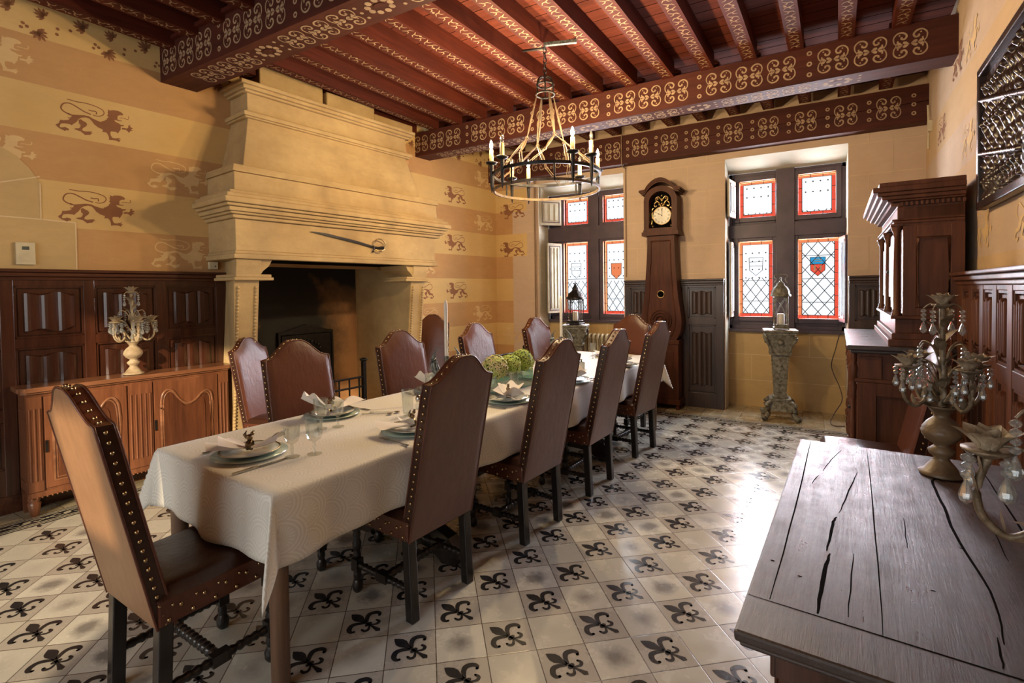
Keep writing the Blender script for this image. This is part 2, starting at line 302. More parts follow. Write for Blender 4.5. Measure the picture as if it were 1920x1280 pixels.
# ---------------------------------------------------------------- mesh helpers
def catmull(pts, n=6, closed=False):
    P = [Vector(p) for p in pts]; out = []; N = len(P)
    rng = range(N if closed else N-1)
    for i in rng:
        p0 = P[(i-1) % N] if closed or i > 0 else P[0]; p1 = P[i]; p2 = P[(i+1) % N]
        p3 = P[(i+2) % N] if closed or i+2 < N else P[-1]
        for k in range(n):
            u = k/n
            out.append(0.5*((2*p1)+(p2-p0)*u+(2*p0-5*p1+4*p2-p3)*u*u+(3*p1-p0-3*p2+p3)*u**3))
    if not closed: out.append(P[-1])
    return out
class MB:
    def __init__(s): s.v = []; s.f = []; s.m = []; s.sm = []; s.T = Matrix(); s.uv = None
    def add(s, vs, fs, mat=0, smooth=False):
        b = len(s.v); s.v += [s.T @ Vector(p) for p in vs]
        for f in fs: s.f.append([b+i for i in f]); s.m.append(mat); s.sm.append(smooth)
        return s
    def box(s, x0, y0, z0, x1, y1, z1, mat=0):
        v = [(x0,y0,z0),(x1,y0,z0),(x1,y1,z0),(x0,y1,z0),(x0,y0,z1),(x1,y0,z1),(x1,y1,z1),(x0,y1,z1)]
        return s.add(v, [(0,3,2,1),(4,5,6,7),(0,1,5,4),(1,2,6,5),(2,3,7,6),(3,0,4,7)], mat)
    def taper(s, z0, w0, d0, z1, w1, d1, mat=0):
        v = []
        for z, a, b in ((z0, w0/2, d0/2), (z1, w1/2, d1/2)): v += [(-a,-b,z),(a,-b,z),(a,b,z),(-a,b,z)]
        return s.add(v, [(0,3,2,1),(4,5,6,7),(0,1,5,4),(1,2,6,5),(2,3,7,6),(3,0,4,7)], mat)
    def lathe(s, prof, n=16, mat=0, c=(0,0,0), smooth=True, capb=True, capt=True, sq=False):
        v = []; f = []
        for r, z in prof:
            for k in range(n):
                a = 2*pi*k/n + (pi/4 if sq else 0); v.append((c[0]+r*cos(a), c[1]+r*sin(a), c[2]+z))
        for i in range(len(prof)-1):
            for k in range(n):
                k2 = (k+1) % n; f.append((i*n+k, i*n+k2, (i+1)*n+k2, (i+1)*n+k))
        s.add(v, f, mat, smooth)
        if capb: s.add(v[:n], [tuple(range(n))[::-1]], mat)
        if capt: s.add(v[-n:], [tuple(range(n))], mat)
        return s
    def tube(s, pts, r, n=8, mat=0, closed=False, smooth=True, flat=1.0):
        P = [Vector(p) for p in pts]; N = len(P); v = []; f = []
        up = Vector((0, 0, 1))
        for i in range(N):
            a = P[i-1] if (i > 0 or closed) else P[i]; b = P[(i+1) % N] if (i < N-1 or closed) else P[i]
            d = (b-a).normalized() if (b-a).length > 1e-9 else Vector((0,0,1))
            x = up.cross(d)
            if x.length < 0.05: x = Vector((1,0,0)).cross(d)
            x.normalize(); y = d.cross(x)
            rr = r[i] if isinstance(r, (list, tuple)) else r
            for k in range(n): t = 2*pi*k/n; v.append(P[i]+x*rr*cos(t)+y*rr*flat*sin(t))
        for i in range(N if closed else N-1):
            for k in range(n):
                k2 = (k+1) % n; j = (i+1) % N; f.append((i*n+k, i*n+k2, j*n+k2, j*n+k))
        s.add(v, f, mat, smooth)
        if not closed: s.add(v[:n], [tuple(range(n))[::-1]], mat); s.add(v[-n:], [tuple(range(n))], mat)
        return s
    def prism(s, poly, y0, y1, mat=0, smooth=False):      # poly in x,z pulled along y (y0 nearer the front)
        n = len(poly); v = [(x, y0, z) for x, z in poly]+[(x, y1, z) for x, z in poly]
        s.add(v, [tuple(range(n)), tuple(range(2*n-1, n-1, -1))], mat)
        return s.add(v, [(i, i+n, (i+1) % n+n, (i+1) % n) for i in range(n)], mat, smooth)
    def slab(s, poly, z0, z1, mat=0):                    # poly in x,y pulled along z
        n = len(poly); v = [(x, y, z0) for x, y in poly]+[(x, y, z1) for x, y in poly]
        s.add(v, [tuple(range(n-1, -1, -1)), tuple(range(n, 2*n))], mat)
        return s.add(v, [(i, (i+1) % n, (i+1) % n+n, i+n) for i in range(n)], mat)
    def sphere(s, c, r, n=8, m=5, mat=0, sz=1.0):
        return s.lathe([(r*sin(pi*k/m) if 0 < k < m else r*0.02, -r*sz*cos(pi*k/m)) for k in range(m+1)], n, mat, c)
    def grid(s, fn, nu, nv, mat=0, smooth=True, closed=False):
        v = [fn(i/nu, j/nv) for j in range(nv+1) for i in range(nu+1)]
        return s.add(v, [(j*(nu+1)+i, j*(nu+1)+i+1, (j+1)*(nu+1)+i+1, (j+1)*(nu+1)+i) for j in range(nv) for i in range(nu)], mat, smooth)
    def poly(s, pts, mp, mat=0): return s.add([mp(*p) for p in pts], [tuple(range(len(pts)))], mat)
    def stroke(s, pts, w, mp, mat=0):                    # flat ribbon in a 2-d frame, mp maps (a, b) to a point
        P = [Vector((p[0], p[1])) for p in pts]; N = len(P); v = []
        for i in range(N):
            d = (P[min(i+1, N-1)]-P[max(i-1, 0)]); d = d.normalized() if d.length > 1e-9 else Vector((1, 0))
            ww = (w[min(i, len(w)-1)] if isinstance(w, (list, tuple)) else w)/2; nn = Vector((-d.y, d.x))*ww
            v += [mp(*(P[i]+nn)), mp(*(P[i]-nn))]
        return s.add(v, [(2*i, 2*i+1, 2*i+3, 2*i+2) for i in range(N-1)], mat)
    def disc(s, c, r, mp, mat=0, n=8, ry=None):
        return s.poly([(c[0]+r*cos(2*pi*k/n), c[1]+(ry or r)*sin(2*pi*k/n)) for k in range(n)], mp, mat)
    def build(s, name, mats, parent=None, loc=None, rotz=None, bevel=0, label=None, cat=None, group=None, kind=None, solid=0, subd=0):
        me = bpy.data.meshes.new(name); me.from_pydata([tuple(p) for p in s.v], [], s.f)
        for k in (mats if isinstance(mats, (list, tuple)) else [mats]): me.materials.append(M[k])
        me.polygons.foreach_set('material_index', s.m); me.polygons.foreach_set('use_smooth', s.sm)
        if s.uv:
            ul = me.uv_layers.new(name='UVMap')
            for l in me.loops: ul.data[l.index].uv = s.uv[l.vertex_index]
        me.update()
        o = bpy.data.objects.new(name, me); COL.objects.link(o)
        if parent: o.parent = parent
        if loc: o.location = loc
        if rotz is not None: o.rotation_euler = (0, 0, rotz)
        if subd: d = o.modifiers.new('subd', 'SUBSURF'); d.levels = d.render_levels = subd
        if solid: d = o.modifiers.new('solid', 'SOLIDIFY'); d.thickness = solid
        if bevel: d = o.modifiers.new('bevel', 'BEVEL'); d.width = bevel; d.segments = 2; d.limit_method = 'ANGLE'; d.angle_limit = 0.7
        tag(o, label, cat, group, kind); return o
def tag(o, label=None, cat=None, group=None, kind=None):
    if label: o['label'] = label
    if cat: o['category'] = cat
    if group: o['group'] = group
    if kind: o['kind'] = kind
    return o
def empty(name, loc, rotz=0, label=None, cat=None, group=None, kind=None):
    o = bpy.data.objects.new(name, None); COL.objects.link(o); o.location = loc; o.rotation_euler = (0, 0, rotz)
    o.empty_display_size = 0.1
    return tag(o, label, cat, group, kind)
def dup(o, loc=None, rotz=None, label=None, parent=None):
    c = o.copy(); COL.objects.link(c)
    if parent is not None: c.parent = parent
    for ch in list(o.children): dup(ch, parent=c)
    if loc is not None: c.location = loc
    if rotz is not None: c.rotation_euler = (0, 0, rotz)
    if label: c['label'] = label
    return c
R = random.Random(4)
# frames of the two long walls
LA = math.atan2(1, 0.1137); LW = Vector((-4.62, 1.2, 0)); LT = Vector((cos(LA), sin(LA), 0)); LN = Vector((sin(LA), -cos(LA), 0))
def lw(s, o, z): return LW+LT*s+LN*o+Vector((0, 0, z))            # left wall: along, out into the room, up
RA = math.radians(-92.4); RW = Vector((1.0, 6.39, 0)); RT = Vector((cos(RA), sin(RA), 0)); RN = Vector((sin(RA), -cos(RA), 0))
def rw(s, o, z): return RW+RT*s+RN*o+Vector((0, 0, z))
BY = 6.40   # window wall
ZC = 3.54

# ---------------------------------------------------------------- stencils
LION = dict(
body=[(-159,14),(-137,6),(-103,13),(-69,20),(-40,19),(-17,8),(12,-1),(30,-4),(41,8),(45,6),(67,26),(64,33),(72,35),(75,49),(67,49),(74,66),(71,80),(76,92),(72,102),(90,96),(99,103),(118,106),(137,107),(155,102),(169,91),(164,80),(145,77),(132,66),(132,53),(130,41),(147,38),(161,39),(157,34),(135,31),(122,33),(111,31),(119,19),(137,14),(150,6),(172,8),(167,-3),(151,-5),(149,-32),(139,-50),(130,-67),(123,-57),(104,-58),(89,-60),(84,-70),(87,-92),(97,-107),(115,-106),(141,-97),(147,-99),(131,-110),(151,-108),(143,-115),(137,-130),(124,-123),(106,-122),(90,-124),(75,-127),(74,-103),(64,-79),(55,-74),(35,-77),(40,-64),(37,-57),(11,-49),(-12,-31),(-26,-9),(-38,3),(-58,7),(-84,-2),(-101,-17),(-113,-40),(-133,-61),(-140,-70),(-150,-66),(-177,-67),(-199,-73),(-206,-87),(-207,-101),(-192,-99),(-178,-92),(-156,-101),(-161,-115),(-167,-111),(-181,-121),(-187,-117),(-206,-110),(-216,-103),(-229,-89),(-221,-82),(-210,-72),(-203,-47),(-188,-47),(-160,-38),(-149,-26),(-160,-25),(-162,-19),(-149,-19),(-140,-10),(-140,-1),(-154,-1),(-164,5)],
leg=[(-101,-25),(-97,-18),(-87,-14),(-76,-23),(-61,-29),(-53,-41),(-58,-57),(-77,-75),(-83,-92),(-66,-97),(-34,-90),(-23,-89),(-32,-98),(-17,-100),(-32,-106),(-35,-115),(-52,-119),(-67,-123),(-78,-113),(-92,-102),(-112,-99),(-130,-95),(-117,-86),(-103,-84),(-94,-75),(-89,-58),(-93,-50),(-99,-49)],
paw=[(157,-17),(174,-13),(190,-14),(200,1),(197,10),(213,18),(210,4),(229,-3),(213,-15),(229,-19),(212,-26),(202,-44),(193,-33),(183,-26),(158,-28)])
LION_S = [([(-153,5),(-175,13),(-194,29),(-195,50),(-182,73),(-160,83),(-135,81),(-102,65),(-68,47),(-28,36)], 8),
 ([(-16,35),(13,34),(37,45),(50,66),(44,84),(27,95),(-3,104),(-38,109),(-72,110),(-112,106),(-162,111)], 6),
 ([(-42,66),(-24,63),(-1,66),(5,54),(0,46)], 7), ([(145,56),(167,60),(195,58),(204,73),(199,82)], 4)]
def lion(mb, mp, c, mat, flip=1, k=1.0):
    f = lambda a, b: mp(c[0]+flip*a*k/1000, c[1]+b*k/1000)
    for key in LION: mb.poly(LION[key], f, mat)
    for pts, wd in LION_S:
        p = catmull([(x, y, 0) for x, y in pts], 4); mb.stroke([(q.x, q.y) for q in p], wd, f, mat)
def leafspray(mb, mp, x, z, mat):
    def petal(cx, cz, ang, ln, wd):
        ca, sa = cos(ang), sin(ang)
        pts = [(0,0),(0.3,0.5),(0.55,0.38),(0.7,0.45),(1,0),(0.7,-0.3),(0.55,-0.25),(0.3,-0.5)]
        mb.poly([(cx+ca*a*ln-sa*b*wd, cz+sa*a*ln+ca*b*wd) for a, b in pts], mp, mat)
    for dx, dz, base, k in ((0, 0, 2.6, 1), (0.17, 0.0, 2.5, 0.85), (0.13, -0.12, -1.0, 0.95)):
        for j, a in enumerate((-1.5, -0.9, -0.35, 0.1, 0.55, 1.1, 1.6)): petal(x+dx, z+dz, base+a, (0.075-0.012*abs(j-3)*0.6)*k, 0.026*k)
    for dx, dz in ((0.06,-0.09),(0.05,-0.12),(0.08,-0.105),(-0.08,-0.045),(0.24,-0.06),(0.235,-0.1)): mb.disc((x+dx, z+dz), 0.011, mp, mat)
def scroll(mb, mp, c, hw, hh, mat, w=0.0068):
    C = [(-0.80,0.02),(-0.95,0.30),(-0.95,0.68),(-0.70,0.95),(-0.38,0.92),(-0.20,0.68),(-0.30,0.44),(-0.50,0.48),(-0.48,0.62)]
    P = catmull([(a, b, 0) for a, b in C], 4)
    for sx in (1, -1):
        for sz in (1, -1):
            f = lambda a, b: mp(c[0]+sx*a, c[1]+sz*b)
            n = len(P); mb.stroke([(p.x*hw, p.y*hh) for p in P], [w*(0.8+0.7*min(1, i/n*2)) for i in range(n)], f, mat)
            mb.disc((-0.72*hw, 0.30*hh), w*0.8, f, mat, 6); mb.disc((-0.62*hw, 0.76*hh), w*0.7, f, mat, 6)
            for h0 in (0.04, 0.42):
                mb.poly([(-(h0)*hw, 0.01*hh), (-(h0+0.17)*hw, 0.22*hh), (-(h0+0.33)*hw, 0.25*hh), (-(h0+0.40)*hw, 0.14*hh), (-(h0+0.30)*hw, 0.02*hh)], f, mat)

# ---------------------------------------------------------------- floor
def in_field(x, y):   # inside the border of patterned tiles
    s = (Vector((x, y, 0))-LW).dot(LN)
    return s > 0.36 and y < 5.84 and x < 0.95
fl = MB()
fl.add([(-5.6, -2.8, 0), (1.6, -2.8, 0), (1.6, 6.9, 0), (-5.6, 6.9, 0)], [(0, 1, 2, 3)], 0)
ang = math.radians(40.09); TI = Vector((cos(ang), sin(ang))); TJ = Vector((-sin(ang), cos(ang)))
def tile_pt(i, j, z=0.0008): p = TI*((i+0.0672)*0.2)+TJ*((j+9.7884)*0.2); return (p.x, p.y, z)
CUR = [(p.x, p.y) for p in catmull([(0.0,0.02,0),(0.12,0.13,0),(0.17,0.25,0),(0.10,0.37,0),(0.0,0.39,0),(-0.04,0.32,0)], 4)]
LOW = [(p.x, p.y) for p in catmull([(-0.14,0.02,0),(-0.22,0.12,0),(-0.19,0.20,0),(-0.10,0.20,0)], 3)]
nf = 0
for i in range(-24, 30):
    for j in range(-16, 36):
        if (i+j) % 2 == 0: continue
        p = tile_pt(i+0.5, j+0.5)
        if not in_field(p[0], p[1]) or p[1] < -0.6: continue
        def mp(a, b, i=i, j=j):  # a along the lily axis towards its tip, b across
            return tile_pt(i+0.5-(a+b)*0.7071, j+0.5+(a-b)*0.7071)
        # lozenge-shaped middle petal
        fl.poly([(0.50,0),(0.43,0.055),(0.34,0.105),(0.24,0.11),(0.10,0.05),(0,0.03),(-0.20,0.025),(-0.33,0.045),(-0.40,0.06),(-0.46,0),(-0.40,-0.06),(-0.33,-0.045),(-0.20,-0.025),(0,-0.03),(0.10,-0.05),(0.24,-0.11),(0.34,-0.105),(0.43,-0.055)], mp, 1)
        fl.poly([(-0.05,0.08),(-0.10,0.09),(-0.13,0.05),(-0.13,-0.05),(-0.10,-0.09),(-0.05,-0.08),(-0.03,-0.04),(-0.03,0.04)], mp, 1)
        for sg in (1, -1):
            f2 = lambda a, b: mp(a, sg*b)
            n = len(CUR); fl.stroke(CUR, [0.03+0.085*sin(pi*min(1, 0.12+k/n*0.9)) for k in range(n)], f2, 1)
            n = len(LOW); fl.stroke(LOW, [0.03+0.045*sin(pi*k/n) for k in range(n)], f2, 1)
            fl.disc((-0.03, 0.35), 0.035, f2, 1, 7); fl.disc((-0.11, 0.20), 0.026, f2, 1, 6)
        nf += 1
# plain margins and the two-coloured border strip
def margin(mp, a0, a1, b0, b1, mat, z): fl.add([mp(a0, b0, z), mp(a1, b0, z), mp(a1, b1, z), mp(a0, b1, z)], [(0, 1, 2, 3)], mat)
lmp = lambda s, o, z: lw(s, o, z); bmp_ = lambda x, o, z: Vector((x, 5.985-o*1.0-(x+1.54)*0.04, z))
margin(lmp, -4.2, 4.95, -0.05, 0.22, 2, 0.0012)
fl.add([(-4.6, 6.0, 0.0013), (1.2, 5.80, 0.0013), (1.2, 6.9, 0.0013), (-4.6, 6.9, 0.0013)], [(0, 1, 2, 3)], 2)
def border(mp, a0, a1, w=0.115, step=0.2, o0=0.0):
    margin(mp, a0, a1, o0, o0+w, 3, 0.0016)
    for b in (0.012, 0.036, w-0.048, w-0.024): margin(mp, a0, a1, o0+b, o0+b+0.011, 4, 0.0020)
    k = a0
    while k < a1:
        f = lambda a, b: mp(k+a, o0+w/2+b, 0.0022)
        fl.stroke([(0.0,-0.018),(0.05,-0.030),(0.09,0.0),(0.05,0.026),(0.035,0.0)], 0.010, f, 4)
        fl.stroke([(0.2,0.018),(0.15,0.030),(0.11,0.0),(0.15,-0.026),(0.165,0.0)], 0.010, f, 4)
        fl.disc((0.0, 0.0), 0.022, f, 4, 6); fl.disc((0.1, 0.0), 0.011, f, 4, 6); k += step
border(lmp, -4.0, 4.72, 0.19, 0.2, 0.22)
border(bmp_, -4.05, 0.95, 0.19, 0.2, 0.0)
fl.build('floor', ['tiles', 'tile_black', 'tiles_plain', 'tile_black', 'tile_cream'], kind='structure')

# ---------------------------------------------------------------- walls
def band_walls(mb, q, s0, s1, zlist, off=0.0):
    """horizontal painted bands between s0 and s1; zlist = [(z0, z1, mat)]"""
    for z0, z1, m in zlist: mb.add([q(s0, off, z0), q(s1, off, z0), q(s1, off, z1), q(s0, off, z1)], [(0, 1, 2, 3)], m)
EDGES = [0.0, 0.315, 0.64, 0.965, 1.29, 1.615, 1.94, 2.265, 2.59, 2.915, 3.24, ZC+0.1]
def bands(z0, z1, flip=False):
    out = []
    for k in range(len(EDGES)-1):
        a, b = max(z0, EDGES[k]), min(z1, EDGES[k+1])
        if b > a: out.append((a, b, 1 if k % 2 else 0))   # 0 light, 1 dark
    return out
wl = MB()
BI = [(z0, z1, 1-m if False else m) for z0, z1, m in bands(0, ZC+0.1)]
# light bands are k even counted from 2.59 -> 2.915 (k = 8)
band_walls(wl, lw, -4.4, 1.46, bands(0, ZC+0.1)); band_walls(wl, lw, 1.46, 3.20, bands(1.70, ZC+0.1)); band_walls(wl, lw, 3.20, 5.25, bands(0, ZC+0.1))
mpw = lambda a, b: lw(a, 0.0015, b); mpw2 = lambda a, b: lw(a, 0.003, b)
# dark lions stride on the light bands, pale ones on the dark bands
for c in ((0.5, 2.75), (0.495, 2.105), (-0.6, 2.75), (-1.7, 2.75), (-0.6, 2.105)): lion(wl, mpw, c, 2)
for c in ((-0.06, 3.08), (-0.06, 2.43), (1.04, 2.425), (1.05, 1.79), (-1.16, 3.08)): lion(wl, mpw, c, 3)
for c in ((4.36, 2.75), (4.35, 2.105), (4.37, 1.46), (3.72, 1.46)): lion(wl, mpw, c, 2, -1, 0.93)
for c in ((4.97, 3.06), (4.95, 2.43), (3.75, 1.78), (4.9, 1.13), (3.8, 1.13)): lion(wl, mpw, c, 3, -1, 0.93)
for s in (-1.5, -1.1, -0.72, -0.33, 0.06, 0.45, 0.84, 1.22, 3.45, 3.85, 4.3, 4.75): leafspray(wl, mpw, s, 3.40, 2)
# bare stones of a blocked arch, low on the left
arc = [(-0.6, 2.62), (-0.013, 2.45), (0.062, 2.40), (0.126, 2.33), (0.178, 2.235), (0.176, 1.985), (0.362, 1.978), (0.36, 1.60), (-0.6, 1.60)]
wl.poly(arc, mpw2, 4)
mpj = lambda a, b: lw(a, 0.0042, b)
for p in ([(-0.6,2.22),(-0.02,2.21),(0.178,2.28)], [(-0.6,1.99),(0.18,1.985),(0.362,1.978)], [(0.178,2.235),(0.176,1.985)], [(0.362,1.978),(0.36,1.64)], [(-0.3,1.99),(-0.3,1.64)]): wl.stroke(p, 0.008, mpj, 5)
wl.build('wall_left', ['band_light', 'band_dark', 'stencil', 'stencil_pale', 'stone', 'joint'], kind='structure')

# window wall with two recesses going down to the floor
wb = MB(); bq = lambda x, o, z: Vector((x, BY-o, z)); top = ZC+0.1
W1 = (-3.31, -2.07); W2 = (-0.846, 0.357); HT = 2.945; IY = 6.73; IT = 2.82
X0, X1 = -4.2, 1.2
for a, b in ((X0, W1[0]), (W1[1], W2[0]), (W2[1], X1)): wb.add([bq(a, 0, 0), bq(b, 0, 0), bq(b, 0, top), bq(a, 0, top)], [(0, 1, 2, 3)], 0)
for a, b in (W1, W2):
    wb.add([bq(a, 0, HT), bq(b, 0, HT), bq(b, 0, top), bq(a, 0, top)], [(0, 1, 2, 3)], 0)
    wb.add([(a, BY, 0), (a, IY, 0), (a, IY, IT), (a, BY, HT)], [(0, 1, 2, 3)], 1)
    wb.add([(b, BY, 0), (b, IY, 0), (b, IY, IT), (b, BY, HT)], [(3, 2, 1, 0)], 1)
    wb.add([(a, BY, HT), (a, IY, IT), (b, IY, IT), (b, BY, HT)], [(0, 1, 2, 3)], 1)
    sill = 0.945 if a > -1 else 1.01
    wb.add([(a, IY, 0), (b, IY, 0), (b, IY, sill), (a, IY, sill)], [(0, 1, 2, 3)], 2)
    wb.add([(a, IY, sill), (b, IY, sill), (b, IY+0.3, sill), (a, IY+0.3, sill)], [(0, 1, 2, 3)], 1)
    f = lambda p, q: (p, IY-0.002, q)
    for z in (0.32, 0.63): wb.stroke([(a, z), (b, z)], 0.006, f, 3)
    wb.stroke([(a+0.25, 0.32), (a+0.25, 0.63)], 0.005, f, 3); wb.stroke([(b-0.35, 0.63), (b-0.35, sill)], 0.005, f, 3)
    for z in (0.45, 0.8, 1.15, 1.55, 1.9, 2.25): # joints in the reveals
        for x in (a+0.0015, b-0.0015): wb.add([(x, BY, z), (x, IY, z), (x, IY, z+0.005), (x, BY, z+0.005)], [(0, 1, 2, 3)], 3)
# painted courses next to the left corner and plain ashlar between the windows
for z0, z1, m in bands(0, 3.3): wb.add([bq(X0, 0.002, z0), bq(-3.74, 0.002, z0), bq(-3.74, 0.002, z1), bq(X0, 0.002, z1)], [(0, 1, 2, 3)], 4+m)
bp = lambda a, b: bq(a, 0.0035, b)
for z0, z1 in ((1.94, 2.265), (2.59, 2.915)): wb.add([bq(-3.75, 0.0025, z0), bq(-3.5, 0.0025, z0), bq(-3.5, 0.0025, z1), bq(-3.75, 0.0025, z1)], [(0, 1, 2, 3)], 4)
for c in ((-3.74, 2.61), (-3.75, 2.055)): lion(wb, bp, c, 6, -1, 0.93)
lion(wb, bp, (-3.72, 0.8), 7, -1, 0.93)
for x0, x1 in ((-3.5, W1[0]), (W1[1], W2[0]), (W2[1], 0.98)):
    for n, z in enumerate((0.315, 0.64, 0.965, 1.29, 1.62, 1.96, 2.28, 2.6, 2.92)):
        wb.stroke([(x0, z), (x1, z)], 0.004, bp, 3)
        if x1-x0 > 0.5:
            for k in range(3):
                xx = x0+0.18+k*0.42+(0.2 if n % 2 else 0)
                if xx < x1-0.05: wb.stroke([(xx, z), (xx, z+0.32)], 0.004, bp, 3)
wb.build('wall_back', ['stone_grey', 'reveal', 'stone', 'joint', 'band_light', 'band_dark', 'stencil', 'stencil_pale'], kind='structure')

wr = MB()
band_walls(wr, rw, -0.4, 9.6, [(0, ZC+0.1, 0)])
for z0, z1 in ((1.94, 2.265), (2.59, 2.915), (1.29, 1.615)): band_walls(wr, rw, 0, 9.4, [(z0, z1, 1)], 0.0012)
mr = lambda a, b: rw(a, 0.003, b)
for c, m in (((0.9, 2.75), 3), ((2.0, 3.05), 2), ((1.0, 2.1), 3), ((2.35, 1.78), 2), ((3.2, 1.76), 2), ((1.55, 3.08), 3), ((1.9, 2.43), 2)): lion(wr, mr, c, m, 1, 0.9)
wr.build('wall_right', ['stone_grey', 'band_faint', 'stencil_pale', 'stencil'], kind='structure')
# unseen wall behind the camera, openings added to let in fill and sun
wf = MB(); fy = -2.6
for x0, x1, z0, z1 in ((-5.6, -4.2, 0, top), (-4.2, -0.15, 0, 0.8), (-4.2, -0.15, 2.9, top), (-2.25, -1.95, 0.8, 2.9), (-0.15, 0.22, 0, 1.88), (-0.15, 0.22, 2.35, top), (0.22, 1.6, 0, top), (-0.35, -0.15, 0.8, 2.9)):
    wf.box(x0, fy-0.12, z0, x1, fy, z1)
wf.build('wall_front', ['stone_grey'], kind='structure')
bs = MB(); bs.T = Matrix.Translation(LW) @ Matrix.Rotation(LA, 4, 'Z'); bs.box(-4.3, -0.03, 0, 1.2, 0, 0.12); bs.build('baseboard_left', ['oak_x'], kind='structure', bevel=0.004)
# ---------------------------------------------------------------- ceiling, beams, joists
ce = MB(); ce.box(-5.6, -2.7, ZC, 1.6, 6.8, ZC+0.08)
for k in range(62): ce.box(-5.6, -2.6+k*0.152, ZC-0.0015, 1.6, -2.6+k*0.152+0.004, ZC, 1)
ce.build('ceiling', ['ceil_board', 'black'], kind='structure')
def beam(x0, x1, y0, y1, z0, z1, front, under, hh, step=0.245, hw=0.104):
    mb = MB(); mb.box(x0, y0, z0, x1, y1, z1)
    if z1-z0 > 0.29: mb.add([(x0, y0-0.001, z0+0.17), (x1, y0-0.001, z0+0.19), (x1, y0-0.001, z0+0.195), (x0, y0-0.001, z0+0.174)], [(0,1,2,3)], 2)
    f = lambda a, b: (a, y0-0.0015, b); u = lambda a, b: (a, b, z0-0.0015)
    zc = (z0+z1)/2; x = x0+0.15; k = 0
    while x < x1-0.12:
        if k % front == front-1:
            for dz in (-0.085, 0.0, 0.085):
                mb.disc((x, zc+dz), 0.020, f, 1, 10); mb.disc((x, zc+dz), 0.009, lambda a, b: (a, y0-0.0022, b), 0, 8)
            x += step*0.66
        else:
            scroll(mb, f, (x, zc), hw, hh, 1, 0.0085); x += step*(0.83 if (k+1) % front == front-1 else 1.0)
        k += 1
    if under:
        x = x0+0.45; k = 0; yc = (y0+y1)/2
        while x < x1-0.6:
            if k % 4 == 3:
                for q in range(9): mb.disc((x+0.085*cos(q*0.698), yc+0.06*sin(q*0.698)), 0.022, u, 1, 7)
                mb.disc((x, yc), 0.045, lambda a, b: (a, b, z0-0.0022), 0, 10, 0.03)
                for sx in (-0.15, 0.15):
                    for sy in (-0.06, 0, 0.06): mb.disc((x+sx, yc+sy), 0.013, u, 1, 7)
                x += 0.31
            else: scroll(mb, u, (x, yc), 0.105, 0.092, 1, 0.0085); x += 0.24 if (k+1) % 4 != 3 else 0.29
            k += 1
    return mb.build('ceiling_beam', ['beam', 'gilt', 'black'], bevel=0, kind='structure')
beam(-4.52, 0.90, 2.12, 2.385, 3.165, 3.45, 4, True, 0.10)
beam(-4.26, 0.955, 4.83, 5.07, 3.115, 3.405, 4, True, 0.095)
beam(-4.08, 1.02, 6.24, 6.40, 3.02, 3.375, 2, False, 0.105, 0.238, 0.098)
def joist(x, y0, y1, deco):
    mb = MB(); zb = 3.395; xs = lambda y: x+(y-4.85)*0.04
    v = []
    for y in (y0, y1):
        v += [(xs(y)-0.055, y, zb), (xs(y)+0.055, y, zb), (xs(y)+0.055, y, ZC), (xs(y)-0.055, y, ZC)]
    mb.add(v, [(0,1,5,4),(1,2,6,5),(3,0,4,7),(0,3,2,1),(4,5,6,7)])
    if deco:
        y = y0+0.04; k = 0
        while y < y1-0.04:
            f = lambda a, b: (xs(y)+a, y+b, zb-0.0012); sg = 1 if k % 2 else -1
            mb.stroke([(-0.035*sg, -0.02), (-0.01*sg, 0.0), (0.02*sg, 0.005), (0.035*sg, 0.03)], [0.004, 0.011, 0.009, 0.003], f, 1)
            mb.stroke([(0.0, 0.0), (-0.012*sg, 0.026), (-0.034*sg, 0.032)], [0.010, 0.009, 0.003], f, 1)
            if k % 3 == 0: mb.disc((0.022*sg, -0.02), 0.011, f, 1, 7)
            y += 0.068; k += 1
    mb.build('ceiling_joist', ['joist', 'gilt'], kind='structure')
jx = [0.60-0.345*k for k in range(15)]
for x in jx:
    if x > -4.25: joist(x, 5.07, 6.25, True)
    if x > -4.35: joist(x, 2.385, 4.83, True)
    if x > -4.6: joist(x, -2.6, 2.12, x < -1.5)
# ledger board above the near beam, and light packing strips between joists
tr = MB(); tr.box(-4.5, 2.09, 3.44, 0.9, 2.12, 3.47); tr.build('trim_1', ['joist'], kind='structure')

